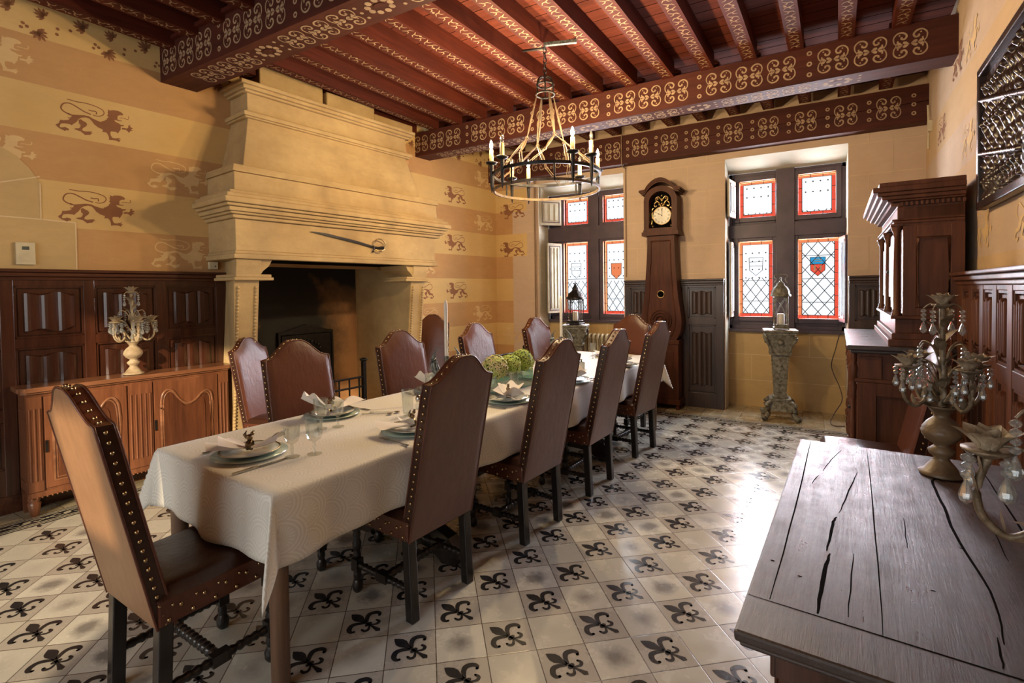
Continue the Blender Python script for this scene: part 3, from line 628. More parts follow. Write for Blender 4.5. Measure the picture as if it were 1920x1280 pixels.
# ---------------------------------------------------------------- window_1, window_2
def zig(mb, x0, z0, x1, z1, y, dx, dz, full=1.0):
    """diamond leading clipped to a rectangle; full = share of the height, from the bottom, that shows"""
    for sg in (1, -1):
        k = -20
        while k < 20:
            a = (x0+k*dx, z0) if sg > 0 else (x1-k*dx, z0); sl = dz/dx*sg
            pts = []
            xa, xb = sorted((x0, x1)); zt = z0+(z1-z0)*full
            # clip line z = z0 + sl*(x-a0) to the box
            ts = []
            for X in (xa, xb):
                Z = z0+sl*(X-a[0])
                if z0-1e-6 <= Z <= zt+1e-6: ts.append((X, Z))
            for Z in (z0, zt):
                X = a[0]+(Z-z0)/sl
                if xa < X < xb: ts.append((X, Z))
            if len(ts) >= 2: mb.stroke([ts[0], ts[-1]], 0.0075, lambda p, q: (p, y, q), 0)
            k += 1
def leaded(par, x0, z0, x1, z1, y, shield=None, diamonds=1.0, bw=0.038):
    g = MB(); q = lambda a, b, c, d, m: g.add([(a, y, b), (c, y, b), (c, y, d), (a, y, d)], [(0, 1, 2, 3)], m)
    q(x0+bw, z0+bw, x1-bw, z1-bw, 0)
    q(x0, z0, x1, z0+bw, 1); q(x0, z1-bw, x1, z1, 2); q(x0, z0+bw, x0+bw, z1-bw, 2 if shield else 1); q(x1-bw, z0+bw, x1, z1-bw, 1)
    if shield:
        sx, sz, cols = shield
        f = lambda a, b: (sx+a, y-0.002, sz+b)
        if cols == 'blue':
            g.poly([(-0.075,0.02),(0.075,0.02),(0.075,0.10),(-0.075,0.10)], f, 3)
            g.poly([(-0.075,0.02),(-0.07,-0.05),(0,-0.115),(0.07,-0.05),(0.075,0.02)], f, 1)
        if cols == 'red': g.poly([(-0.075,0.10),(-0.07,-0.05),(0,-0.115),(0.07,-0.05),(0.075,0.10)], f, 2)
    g.build('glass_pane', ['pane', 'pane_red', 'pane_orange', 'pane_blue'], par)
    l = MB(); f = lambda p, s: (p, y-0.006, s); xi0, xi1, zi0, zi1 = x0+bw, x1-bw, z0+bw, z1-bw
    for p in ([(x0,z0),(x1,z0),(x1,z1),(x0,z1),(x0,z0)], [(xi0,zi0),(xi1,zi0),(xi1,zi1),(xi0,zi1),(xi0,zi0)]): l.stroke(p, 0.007, f)
    n = max(3, round((x1-x0)/0.11))
    for k in range(1, n):
        x = x0+(x1-x0)*k/n; l.stroke([(x, z0), (x, zi0)], 0.006, f); l.stroke([(x, zi1), (x, z1)], 0.006, f)
    n = max(3, round((z1-z0)/0.14))
    for k in range(1, n):
        z = z0+(z1-z0)*k/n; l.stroke([(x0, z), (xi0, z)], 0.006, f); l.stroke([(xi1, z), (x1, z)], 0.006, f)
    h = z1-z0; dxx = (xi1-xi0)/2.5
    zig(l, xi0, zi0, xi1, zi1, y-0.006, dxx/1.0, 0.085*1.9, diamonds)
    if h > 0.6:
        for zz in ((0.18, 0.5, 0.82) if diamonds > 0.9 else (0.18, 0.48)): l.stroke([(xi0, zi0+(zi1-zi0)*zz), (xi1, zi0+(zi1-zi0)*zz)], 0.006, f)
    if diamonds < 0.9: # loose joints of the finer leading near the top
        for r in range(2 if h < 0.6 else 4):
            for c in range(4):
                l.disc((xi0+(xi1-xi0)*(c+0.5)/4, zi1-(zi1-zi0)*(0.12+r*(0.3 if h < 0.6 else 0.12))), 0.009, f, 0, 6)
    if shield:
        sx, sz, cols = shield
        l.stroke([(sx-0.075,sz+0.10),(sx-0.07,sz-0.05),(sx,sz-0.115),(sx+0.07,sz-0.05),(sx+0.075,sz+0.10),(sx-0.075,sz+0.10)], 0.007, f)
        if cols == 'blue':
            l.stroke([(sx-0.075,sz+0.02),(sx+0.075,sz+0.02)], 0.006, f)
            for a in (-0.04, 0.02): l.poly([(sx+a,sz-0.05),(sx+a+0.018,sz-0.05),(sx+a+0.018,sz+0.005),(sx+a,sz+0.005)], lambda p, s: (p, y-0.007, s), 1)
            for b in (0.045, 0.072): l.stroke([(sx-0.035,sz+b),(sx,sz+b+0.006),(sx+0.04,sz+b)], 0.009, lambda p, s: (p, y-0.007, s), 1)
        if cols == 'clear':
            for b in (0.05, 0.0): l.stroke([(sx-0.07, sz+b), (sx+0.07, sz+b)], 0.005, f)
    l.build('leading', ['lead', 'cream'], par)
def window(name, xa, xb, zs, zt, tr0, tr1, m0, m1, panes, label):
    r = tag(empty(name, (0, 0, 0)), kind='structure')
    f = MB(); y0, y1 = IY, IY+0.10
    f.box(xa, y0, zs, xb, y1, zs+0.05); f.box(xa, y0, zt-0.05, xb, y1, zt); f.box(xa, y0, zs, xa+0.04, y1, zt); f.box(xb-0.04, y0, zs, xb, y1, zt)
    f.box(xa, y0-0.03, tr0, xb, y1, tr1); f.box(m0, y0-0.034, zs, m1, y1-0.003, zt)
    # fixed outer frame, filling between casements and stone
    for (x0, z0, x1, z1, sh, dm) in panes:
        e = 0.055
        f.box(x0-e, y0-0.012, z0-e, x0, y1-0.001, z1+e); f.box(x1, y0-0.012, z0-e, x1+e, y1, z1+e)
        f.box(x0, y0-0.012, z0-e, x1, y1, z0); f.box(x0, y0-0.012, z1, x1, y1, z1+e)
    # infill so that no daylight slips past the casements
    xs = sorted([xa, xb]+[p for q in panes for p in (q[0], q[2])]); 
    L = [q for q in panes if q[0] < m0]; Rr = [q for q in panes if q[0] > m0]
    for grp, gx0, gx1 in ((L, xa, m0), (Rr, m1, xb)):
        lo = min(grp, key=lambda q: q[1]); hi = max(grp, key=lambda q: q[1])
        for q, zz0, zz1 in ((lo, zs, tr0), (hi, tr1, zt)):
            f.box(gx0, y0+0.02, zz0, q[0], y1-0.02, zz1); f.box(q[2], y0+0.02, zz0, gx1, y1-0.02, zz1)
            f.box(q[0], y0+0.02, zz0, q[2], y1-0.02, q[1]); f.box(q[0], y0+0.02, q[3], q[2], y1-0.02, zz1)
    f.build('window_frame', ['frame_wood'], r, bevel=0.004)
    s = MB(); s.box(xa, IY-0.05, zs-0.035, xb, IY+0.02, zs+0.005); s.build('window_sill', ['frame_wood'], r, bevel=0.005)
    for (x0, z0, x1, z1, sh, dm) in panes: leaded(r, x0, z0, x1, z1, y0+0.05, sh, dm)
    return r
w1 = window('window_1', -3.31, -2.07, 1.01, 2.82, 2.14, 2.335, -2.645, -2.53, [(-3.06, 2.375, -2.69, 2.74, None, 0.05), (-2.47, 2.375, -2.13, 2.74, None, 0.05), (-3.07, 1.11, -2.70, 2.115, (-2.90, 1.72, 'clear'), 0.45), (-2.47, 1.10, -2.13, 2.11, (-2.30, 1.70, 'red'), 0.45)], '')
w2 = window('window_2', -0.846, 0.357, 0.94, 2.82, 2.035, 2.20, -0.33, -0.14, [(-0.725, 2.285, -0.34+0.0, 2.72, None, 0.05), (-0.105, 2.27, 0.262, 2.735, None, 0.05), (-0.735, 1.09, -0.37, 1.995, (-0.55, 1.70, 'clear'), 0.52), (-0.105, 1.075, 0.29, 1.99, (0.09, 1.68, 'blue'), 1.0)], '')
def shutter(par, hinge, ang, wd, z0, z1, mat, fold):
    mb = MB(); mb.T = Matrix.Translation((hinge[0], hinge[1], 0)) @ Matrix.Rotation(math.radians(ang), 4, 'Z')
    mb.box(0, -0.012, z0, wd, 0.012, z1)
    for sy in (-0.012, 0.012):
        sg = -1 if sy < 0 else 1
        x0, x1, a0, a1 = 0.04, wd-0.04, z0+0.05, z1-0.05
        n = 3
        for k in range(n):
            xx = x0+(x1-x0)*(k+0.2)/n; mb.box(xx, min(sy, sy+sg*0.010), a0+0.02, xx+(x1-x0)/n*0.55, max(sy, sy+sg*0.010), a1-0.02, 0)
        for b in ((x0-0.012, a0-0.012, x0, a1+0.012), (x1, a0-0.012, x1+0.012, a1+0.012), (x0, a0-0.012, x1, a0), (x0, a1, x1, a1+0.012)): mb.box(b[0], min(sy, sy+sg*0.006), b[1], b[2], max(sy, sy+sg*0.006), b[3], 1)
    mb.build('shutter', [mat, 'frame_wood'], par, bevel=0.002)
shutter(w1, (-3.10, 6.70), -128, 0.34, 2.37, 2.74, 'cream_door', 0)
shutter(w1, (-3.10, 6.70), -115, 0.26, 1.11, 2.11, 'cream_door', 0)
shutter(w2, (-0.775, 6.70), -98, 0.27, 2.28, 2.72, 'cream_door', 0)
shutter(w2, (-0.80, 6.70), -92, 0.17, 1.09, 1.99, 'cream_door', 0)
shutter(w2, (0.30, 6.70), -80, 0.26, 1.05, 1.99, 'frame_wood', 0)
# ---------------------------------------------------------------- wainscot with linenfold panels
def linenfold(mb, cx, cz, wd, hh, y, mat=0, n=4, depth=0.018, curve=0.03):
    """folds standing out of the plane y towards -y"""
    N = n*6
    def prof(u):  # 0..1
        return depth*(0.35+0.65*abs(sin(pi*u*n))**0.6)
    def ends(u): return curve*(0.5-0.5*cos(2*pi*u*n*0.5*2/2))*0.8+curve*0.4*abs(2*u-1)
    v = []; f = []
    for i in range(N+1):
        u = i/N; x = cx-wd/2+wd*u; d = prof(u); e = ends(u)
        v += [(x, y, cz-hh/2+e*0.6), (x, y-d, cz-hh/2+e), (x, y-d, cz+hh/2-e), (x, y, cz+hh/2-e*0.6)]
    for i in range(N): 
        a, b = 4*i, 4*i+4
        f += [(a, b, b+1, a+1), (a+1, b+1, b+2, a+2), (a+2, b+2, b+3, a+3)]
    mb.add(v, f, mat)
def panelling(name, T, x0, x1, z0, z1, cols, rows, mats, n=4, cap=0.06):
    """framed panelling on local plane y = 0 facing -y; cols/rows are lists of opening limits"""
    r = tag(empty(name, (0, 0, 0)), kind='structure'); r.matrix_world = T
    b = MB(); b.box(x0, -0.012, z0, x1, 0, z1); b.build('backboard', [mats[0]], r)
    fr = MB(); d = -0.036
    xs = [x0]+[c for q in cols for c in q]+[x1]; zs = [z0]+[c for q in rows for c in q]+[z1]
    for k in range(0, len(xs), 2): fr.box(xs[k], d, z0, xs[k+1], -0.01, z1)
    for k in range(0, len(zs), 2): fr.box(x0, d+0.002, zs[k], x1, -0.01, zs[k+1])
    fr.build('frame', [mats[0]], r, bevel=0.004)
    for a, c in cols:
        for p, q in rows:
            m = MB(); m.box(a+0.02, -0.02, p+0.02, c-0.02, -0.01, q-0.02)
            for bx in ((a, p, a+0.012, q), (c-0.012, p, c, q), (a, p, c, p+0.012), (a, q-0.012, c, q)): m.box(bx[0], -0.03, bx[1], bx[2], -0.01, bx[3])
            linenfold(m, (a+c)/2, (p+q)/2, (c-a)*0.72, (q-p)*0.80, -0.02, 0, n, 0.02, min(0.03, (q-p)*0.12)); m.build('linenfold_panel', [mats[0]], r)
    if cap:
        c = MB(); c.box(x0-0.005, -0.075, z1, x1+0.005, 0, z1+0.022); c.box(x0-0.003, -0.058, z1-0.03, x1+0.003, 0, z1); c.box(x0, -0.045, z1-0.055, x1, 0, z1-0.03)
        c.build('cap_moulding', [mats[1]], r, bevel=0.007)
    return r
TL = Matrix.Translation(LW) @ Matrix.Rotation(LA, 4, 'Z')
cols = [(-1.38, -0.98), (-0.91, -0.51), (-0.44, -0.05), (0.02, 0.385), (0.45, 0.835), (0.91, 1.285)]
panelling('trim_2', TL, -3.8, 1.37, 0.12, 1.615, cols, [(0.30, 0.62), (0.70, 1.10), (1.165, 1.52)], ['oak', 'oak_x'], 3)
TB = Matrix.Translation((0, BY, 0))
panelling('trim_3', TB, -2.05, -0.858, 0.0, 1.53, [(-1.98, -1.70), (-1.62, -1.33), (-1.265, -0.95)], [(0.18, 1.0), (1.08, 1.45)], ['grey_oak', 'grey_oak'], 4)
panelling('trim_4', TB, 0.365, 0.98, 0.0, 1.53, [(0.42, 0.69), (0.74, 0.95)], [(0.18, 1.0), (1.08, 1.45)], ['grey_oak', 'grey_oak'], 4)
TR = Matrix.Translation(RW) @ Matrix.Rotation(RA, 4, 'Z')
rc = [(2.42+0.26*k, 2.60+0.26*k) for k in range(14)]
panelling('trim_5', Matrix.Translation(RN*0.07) @ TR, 2.28, 6.1, 0.0, 1.50, rc, [(0.15, 0.55), (0.62, 1.0), (1.08, 1.42)], ['walnut', 'walnut'], 4)
bk = MB(); bk.T = TR; bk.box(2.28, -0.07, 0, 6.1, -0.001, 1.5); bk.build('trim_6', ['walnut'], kind='structure')

# ---------------------------------------------------------------- fireplace
fp = empty('fireplace', LW, LA, 'monumental carved stone fireplace with a sloping hood on the striped wall', 'fireplace')
def fpb(name, mb, mats, bevel=0.006): return mb.build(name, mats, fp, bevel=bevel)
m = MB()   # lintel block and lower mouldings
m.box(1.25, -0.50, 1.80, 3.47, 0, 2.06)
m.box(1.225, -0.525, 1.735, 3.495, 0, 1.775); m.box(1.24, -0.512, 1.775, 3.48, 0, 1.80)
fpb('lintel', m, ['chimney'])
m = MB()
for z0, z1, e in ((2.06, 2.09, 0.03), (2.09, 2.11, 0.055), (2.11, 2.145, 0.075), (2.145, 2.17, 0.10), (2.17, 2.215, 0.125), (2.215, 2.25, 0.10), (2.25, 2.28, 0.06)):
    m.box(1.25-e, -0.50-e, z0, 3.50+e, 0, z1)
fpb('mantel_shelf', m, ['chimney'], 0.008)
m = MB(); m.T = Matrix.Translation((2.375, -0.0, 0))
def frust(mb, z0, x0, x1, d0, z1, x2, x3, d1, mat=0):
    v = [(x0, -d0, z0), (x1, -d0, z0), (x1, 0, z0), (x0, 0, z0), (x2, -d1, z1), (x3, -d1, z1), (x3, 0, z1), (x2, 0, z1)]
    mb.add(v, [(0,3,2,1),(4,5,6,7),(0,1,5,4),(1,2,6,5),(2,3,7,6),(3,0,4,7)], mat)
m.T = Matrix()
frust(m, 2.28, 1.25, 3.52, 0.50, 2.44, 1.255, 3.515, 0.49); frust(m, 2.44, 1.235, 3.535, 0.515, 2.50, 1.25, 3.52, 0.50)
fpb('entablature', m, ['chimney'])
m = MB(); frust(m, 2.50, 1.36, 3.33, 0.42, 2.97, 1.465, 3.215, 0.31); fpb('hood', m, ['chimney'])
m = MB()
for z0, z1, e in ((2.95, 2.965, 0.035), (2.965, 3.0, 0.05), (3.0, 3.015, 0.02), (3.015, 3.17, 0.0), (3.17, 3.19, 0.03), (3.19, 3.22, 0.055), (3.22, 3.25, 0.08)):
    m.box(1.46-e, -0.315-e, z0, 3.22+e, 0, z1)
fpb('cornice', m, ['chimney'])
m = MB()
for x0, x1, z1, d in ((1.62, 2.25, 3.50, 0.22), (2.27, 2.85, 3.44, 0.25), (2.87, 3.42, 3.39, 0.22)): m.box(x0, -d, 3.25, x1, 0, z1)
fpb('flue_blocks', m, ['chimney'], 0.012)
for nm, xa, xb, sg in (('jamb', 1.25, 1.455, 1), ('jamb', 3.14, 3.345, -1)):
    m = MB()
    # side profile: console curving forward under the lintel
    prof = [(-0.50, 1.735), (-0.50, 1.68), (-0.485, 1.60), (-0.455, 1.57), (-0.455, 1.54), (-0.45, 1.50), (-0.40, 1.0), (-0.30, 0.10), (-0.33, 0.08), (-0.33, 0.0), (0.56, 0.0), (0.56, 1.96), (0.0, 1.96), (0.0, 1.735)]
    v = [(xa, y, z) for y, z in prof]+[(xb, y, z) for y, z in prof]; n = len(prof)
    if sg > 0: v = [(x+(0.13*max(0.0, 1+max(-0.45, min(0.0, y))/0.45) if k < n else 0), y, z) for k, (x, y, z) in enumerate(v)]
    m.add(v, [tuple(range(n)), tuple(range(2*n-1, n-1, -1))]+[(i, i+n, (i+1) % n+n, (i+1) % n) for i in range(n)])
    cx0, cx1 = (xa-0.0, xb+0.09) if sg > 0 else (xa-0.09, xb)
    m.box(cx0-0.015, -0.50, 1.56, cx1+0.015, -0.12, 1.585); m.box(cx0, -0.49, 1.585, cx1, -0.12, 1.61)
    m.prism([(xb, 1.61), (xb+0.02, 1.64), (xb+0.07, 1.68), (xb+0.10, 1.735), (xb, 1.735)] if sg > 0 else [(xa, 1.61), (xa, 1.735), (xa-0.10, 1.735), (xa-0.07, 1.68), (xa-0.02, 1.64)], -0.485, -0.05)
    j = fpb(nm, m, ['chimney'], 0.006)
    for xx in (xa+0.03, xb-0.03):   # beaded carved edges running down the jamb
        b = MB()
        for k in range(46):
            t = k/45; z = 1.50-1.3*t; y = (-0.45+0.10*(1.5-z)) if z > 1.0 else (-0.40+0.111*(1.0-z))
            b.sphere((xx, y-0.004, z), 0.014, 6, 4)
        b.build('beading', ['chimney'], j)
m = MB()   # fire chamber
S0, S1, D = 1.455, 3.14, 0.55
m.add([(S0, D, 0.0), (S1, D, 0.0), (S1, D, 1.9), (S0, D, 1.9)], [(0, 1, 2, 3)])
m.add([(S0, -0.02, 1.735), (S1, -0.02, 1.735), (S1, D, 1.95), (S0, D, 1.95)], [(0, 1, 2, 3)], 1)
m.add([(S0, -0.45, 1.734), (S1, -0.45, 1.734), (S1, 0, 1.734), (S0, 0, 1.734)], [(0, 1, 2, 3)], 1)
m.box(S0, -0.35, 0.0, S1, D, 0.05, 2)
fpb('fire_chamber', m, ['soot', 'black', 'stone'], 0)
m = MB(); m.prism([(2.12, 0.08), (2.78, 0.08), (2.78, 1.02), (2.70, 1.03), (2.45, 1.10), (2.20, 1.03), (2.12, 1.02)], 0.50, 0.545)
for p in ([(2.15, 0.12), (2.75, 0.12), (2.75, 0.99), (2.15, 0.99), (2.15, 0.12)],): m.tube([(x, 0.50, z) for x, z in p], 0.010, 6)
for k in range(9): a = pi*(0.12+0.76*k/8); m.sphere((2.45+0.17*cos(a), 0.495, 0.78+0.13*sin(a)), 0.020, 6, 4)
m.tube([(2.45+0.17*cos(pi*k/12), 0.495, 0.76+0.10*sin(pi*k/12)) for k in range(13)], 0.012, 6); m.tube([(2.30, 0.495, 0.74), (2.60, 0.495, 0.74)], 0.016, 6)
m.lathe([(0.02, 0), (0.10, 0.005), (0.13, 0.02), (0.10, 0.03), (0.02, 0.03)], 12, 0, (2.45, 0.49, 0.55)); fpb('fireback', m, ['iron'], 0)
# iron basket, tools, low rail
g = empty('fire_basket', LW+LT*2.2+LN*0.28+Vector((0, 0, 0.0)), LA, 'black iron fire basket with knobbed corner posts standing in the hearth', 'fire grate')
m = MB()
for z in (0.16, 0.32, 0.46, 0.56): m.tube([(-0.42, 0, z), (0.42, 0, z)], 0.011, 6)
for k in range(7): m.tube([(-0.36+0.12*k, 0, 0.12), (-0.36+0.12*k, 0, 0.56)], 0.009, 6)
for z in (0.16,): m.tube([(-0.42, 0.35, z), (0.42, 0.35, z)], 0.012, 6)
m.tube([(-0.42, 0, 0.16), (-0.42, 0.35, 0.16)], 0.012, 6); m.tube([(0.42, 0, 0.16), (0.42, 0.35, 0.16)], 0.012, 6)
m.tube([(-0.42, 0.35, 0.05), (-0.42, 0.35, 0.2)], 0.014, 6); m.tube([(0.42, 0.35, 0.05), (0.42, 0.35, 0.2)], 0.014, 6); m.build('grate', ['iron'], g)
for x in (-0.42, 0.42):
    p = MB(); p.box(x-0.02, -0.02, 0.05, x+0.02, 0.02, 0.72); p.lathe([(0.02, 0), (0.04, 0.012), (0.042, 0.025), (0.02, 0.035), (0.004, 0.04)], 8, 0, (x, 0, 0.72)); p.build('post', ['iron'], g, bevel=0.003)
t = empty('fireside_tool_set', LW+LT*3.0+LN*0.54, LA, 'wrought iron fireside tool stand beside the right fireplace jamb', 'fire tools')
m = MB(); m.lathe([(0.11, 0), (0.11, 0.015), (0.03, 0.03), (0.012, 0.05), (0.012, 0.62), (0.022, 0.64), (0.012, 0.66), (0.024, 0.69), (0.010, 0.72), (0.006, 0.78)], 10)
m.tube([(-0.03, 0, 0.74), (0.03, 0, 0.74)], 0.006, 5); m.tube([(0.10*cos(a*pi/6), 0.10*sin(a*pi/6), 0.52) for a in range(12)], 0.006, 5, closed=True); m.build('stand', ['iron'], t)
for k, a in enumerate((0.3, 1.9, 3.5, 5.0)):
    m = MB(); x, y = 0.10*cos(a), 0.10*sin(a); m.tube([(x, y, 0.06), (x, y, 0.50), (x*1.05, y*1.05, 0.56)], 0.005, 6); m.tube([(x+0.02*cos(q*pi/4), y, 0.56+0.02*sin(q*pi/4)) for q in range(8)], 0.004, 5, closed=True)
    if k % 2: m.box(x-0.03, y-0.004, 0.05, x+0.03, y+0.004, 0.15)
    m.build('tool', ['iron'], t)
f = empty('iron_rail', LW+LT*4.55+LN*0.55, LA, 'low black iron rail standing along the striped wall beyond the fireplace', 'iron rail')
m = MB(); m.tube([(-0.6, 0, 0.58), (0.6, 0, 0.58)], 0.012, 6); m.tube([(-0.6, 0, 0.12), (0.6, 0, 0.12)], 0.010, 6)
for k in range(13):
    x = -0.6+0.1*k; m.tube([(x, 0, 0.12), (x, 0, 0.58)], 0.006, 5)
    if k < 12: m.tube([(x+0.05+0.04*cos(q*pi/5), 0, 0.53+0.035*sin(q*pi/5)) for q in range(10)], 0.005, 5, closed=True)
m.build('railing', ['iron'], f)
for x in (-0.38, 0.6, -0.6):
    p = MB(); p.box(x-0.012, -0.012, 0, x+0.012, 0.012, 0.62); p.sphere((x, 0, 0.64), 0.024); p.box(x-0.03, -0.05, 0, x+0.03, 0.05, 0.02); p.build('post', ['iron'], f)
# sabre over the fire
s = empty('sabre', lw(2.32, 0.512, 1.95), LA, 'old curved sabre hung on the front of the stone chimneypiece', 'sword')
m = MB(); pts = [(-0.42, 0.055), (-0.30, 0.045), (-0.10, 0.018), (0.10, -0.012), (0.27, -0.045)]
P = catmull([(a, b, 0) for a, b in pts], 5); n = len(P)
m.prism([(p.x, p.y+0.011*min(1, i/6)) for i, p in enumerate(P)]+[(p.x, p.y-0.012*min(1, i/6)) for i, p in reversed(list(enumerate(P)))][:-1], -0.004, 0.003)
m.build('blade', ['iron'], s)
m = MB(); m.tube([(0.27, 0, -0.047), (0.34, 0, -0.052), (0.40, 0, -0.045)], [0.012, 0.014, 0.016], 8); m.tube([(0.27, -0.01, -0.03), (0.275, -0.012, -0.075)], 0.008, 6)
m.sphere((0.265, -0.01, -0.09), 0.012); m.build('hilt', ['iron'], s)
m = MB(); m.tube(catmull([(0.275, -0.02, -0.02), (0.29, -0.035, 0.03), (0.35, -0.035, 0.035), (0.41, -0.02, 0.0), (0.41, -0.01, -0.04)], 4), 0.006, 6); m.tube(catmull([(0.28, -0.02, -0.07), (0.33, -0.04, -0.085), (0.40, -0.02, -0.06)], 4), 0.006, 6); m.build('guard', ['brass'], s)
# thermostat and socket box
t = empty('thermostat', lw(0.09, 0.004, 1.743), LA, 'ivory wall thermostat with small display above the dark panelling', 'thermostat')
m = MB(); m.box(-0.048, -0.018, -0.075, 0.048, 0, 0.075); m.box(-0.026, -0.020, -0.048, 0.026, -0.018, -0.018); m.build('housing', ['plastic'], t, bevel=0.003)
m = MB(); m.box(-0.018, -0.020, 0.025, 0.018, -0.017, 0.048); m.build('display', ['lcd'], t)
m = MB(); m.box(-0.035, -0.03, -0.032, 0.035, 0, 0.032); m.disc((0.012, -0.005), 0.006, lambda a, b: (a, -0.031, b), 1)
tag(m.build('junction_box', ['plastic', 'ink'], bevel=0.003), 'small cream junction box on the wall beside the mantel', 'junction box'); o = bpy.data.objects['junction_box']; o.location = lw(1.275, 0.004, 1.695); o.rotation_euler = (0, 0, LA)

# ---------------------------------------------------------------- sideboard
sb = empty('sideboard', LW+LT*0.645+LN*0.045, LA, 'long reddish cherry sideboard with carved doors against the dark panelling', 'sideboard')
W_, DP, H_ = 1.25, 0.21, 0.855
m = MB(); a = W_/2+0.035; d = DP+0.03
m.slab([(-a, 0), (a, 0), (a, -d+0.03), (a-0.02, -d+0.03), (a-0.03, -d), (-a+0.03, -d), (-a+0.02, -d+0.03), (-a, -d+0.03)], H_-0.028, H_); m.slab([(-a+0.015, 0), (a-0.015, 0), (a-0.015, -d+0.04), (a-0.04, -d+0.015), (-a+0.04, -d+0.015), (-a+0.015, -d+0.04)], H_-0.042, H_-0.028)
m.build('top', ['cherry_x'], sb, bevel=0.006)
m = MB(); a = W_/2; m.box(-a, -DP, 0.14, a, 0, H_-0.04)
m.box(-a-0.004, -DP+0.03, 0.22, -a+0.001, -0.03, 0.235); m.box(-a-0.004, -DP+0.03, H_-0.16, -a+0.001, -0.03, H_-0.145)
m.box(-a, -DP-0.004, 0.13, a, 0, 0.165)
for k in range(52): m.sphere((-a+0.02+k*0.025, -DP-0.005, 0.128), 0.007, 5, 3)
m.build('carcass', ['cherry'], sb, bevel=0.004)
for x0, x1 in ((-0.62, -0.545), (0.545, 0.62), (-0.075, 0.075)):
    m = MB(); m.box(x0, -DP-0.010, 0.17, x1, -DP, H_-0.06)
    n = 3 if x1-x0 < 0.1 else 5
    for k in range(n):
        xx = x0+(x1-x0)*(k+0.5)/n; m.tube([(xx, -DP-0.011, 0.24), (xx, -DP-0.011, H_-0.14)], 0.0065, 6)
    m.build('fluted_stile', ['cherry'], sb)
def scallop_top(w, h, kind):
    if 1: C = [(-1, 0.70), (-0.94, 0.90), (-0.75, 0.985), (-0.52, 0.94), (-0.28, 0.80), (0.02, 0.73), (0.32, 0.765), (0.58, 0.86), (0.80, 0.89), (0.95, 0.84), (1, 0.70)]
    if not kind: C = [(-a, b) for a, b in reversed(C)]
    P = catmull([(x*w/2, (y-0.5)*h, 0) for x, y in C], 4)
    return [(-w/2, -h/2)]+[(p.x, p.y) for p in P]+[(w/2, -h/2)]
for k, cx in enumerate((-0.31, 0.31)):
    m = MB(); m.box(cx-0.225, -DP-0.012, 0.18, cx+0.225, -DP, H_-0.065)
    pn = MB(); pn.prism([(cx+x*0.86, z+0.475) for x, z in scallop_top(0.38, 0.50, k)], -DP-0.0135, -DP-0.011)
    pn.prism([(cx+x, z+0.475) for x, z in scallop_top(0.25, 0.37, k)], -DP-0.019, -DP-0.013)
    dr = m.build('door', ['cherry'], sb, bevel=0.003); pn.build('door_panel', ['cherry_shaded'], dr)
    for w, h, r in ((0.365, 0.50, 0.010), (0.335, 0.465, 0.006)):
        m = MB(); P = scallop_top(w, h, k); P = [(cx+x*(1 if k else 1), z+0.485-0.01) for x, z in P]
        m.tube([(x, -DP-0.012, z) for x, z in P], r, 6, closed=True); m.build('door_moulding', ['cherry_x'], dr)
    m = MB(); m.box(cx-0.225, -DP-0.02, 0.42, cx-0.213, -DP-0.012, 0.50); m.build('hinge', ['iron'], dr)
for x in (-a+0.035, a-0.035):
    m = MB(); m.lathe([(0.018, 0), (0.024, 0.01), (0.030, 0.05), (0.036, 0.09), (0.026, 0.10), (0.036, 0.115), (0.030, 0.13), (0.034, 0.14)], 12, 0, (x, -DP+0.035, 0)); m.build('leg', ['cherry'], sb)
    m = MB(); m.box(x-0.03, -0.05, 0, x+0.03, 0, 0.14); m.build('leg', ['cherry'], sb)
# ---------------------------------------------------------------- chairs
def turned(r0=0.018):
    return [(r0*k, z) for z, k in ((0,0.9),(0.03,0.9),(0.035,1.3),(0.05,1.35),(0.06,0.8),(0.075,1.2),(0.09,1.3),(0.105,0.75),(0.12,1.15),(0.14,1.3),(0.16,1.15),(0.175,0.75),(0.19,1.3),(0.205,1.2),(0.22,0.8),(0.235,1.35),(0.25,1.3),(0.255,0.9),(0.28,0.9))]
def turned_rail(mb, a, b, r=0.016):
    a, b = Vector(a), Vector(b); L = (b-a).length; d = (b-a).normalized(); pts = []; rr = []
    n = max(24, int(L/0.008))
    for i in range(n+1):
        t = i/n; pts.append(a+(b-a)*t)
        q = (t*L/0.030); rr.append(r*(0.72+0.42*abs(sin(pi*q))) if 0.10 < t < 0.90 else r*0.95)
    mb.tube(pts, rr, 8)
def top_curve(u):      # u -1..1, height above the shoulder
    a = abs(u)
    if a > 0.90: return -0.004*(a-0.9)/0.1
    t = 1-a/0.90
    return 0.100*(0.5-0.5*cos(pi*min(1, t*1.12)))**0.95
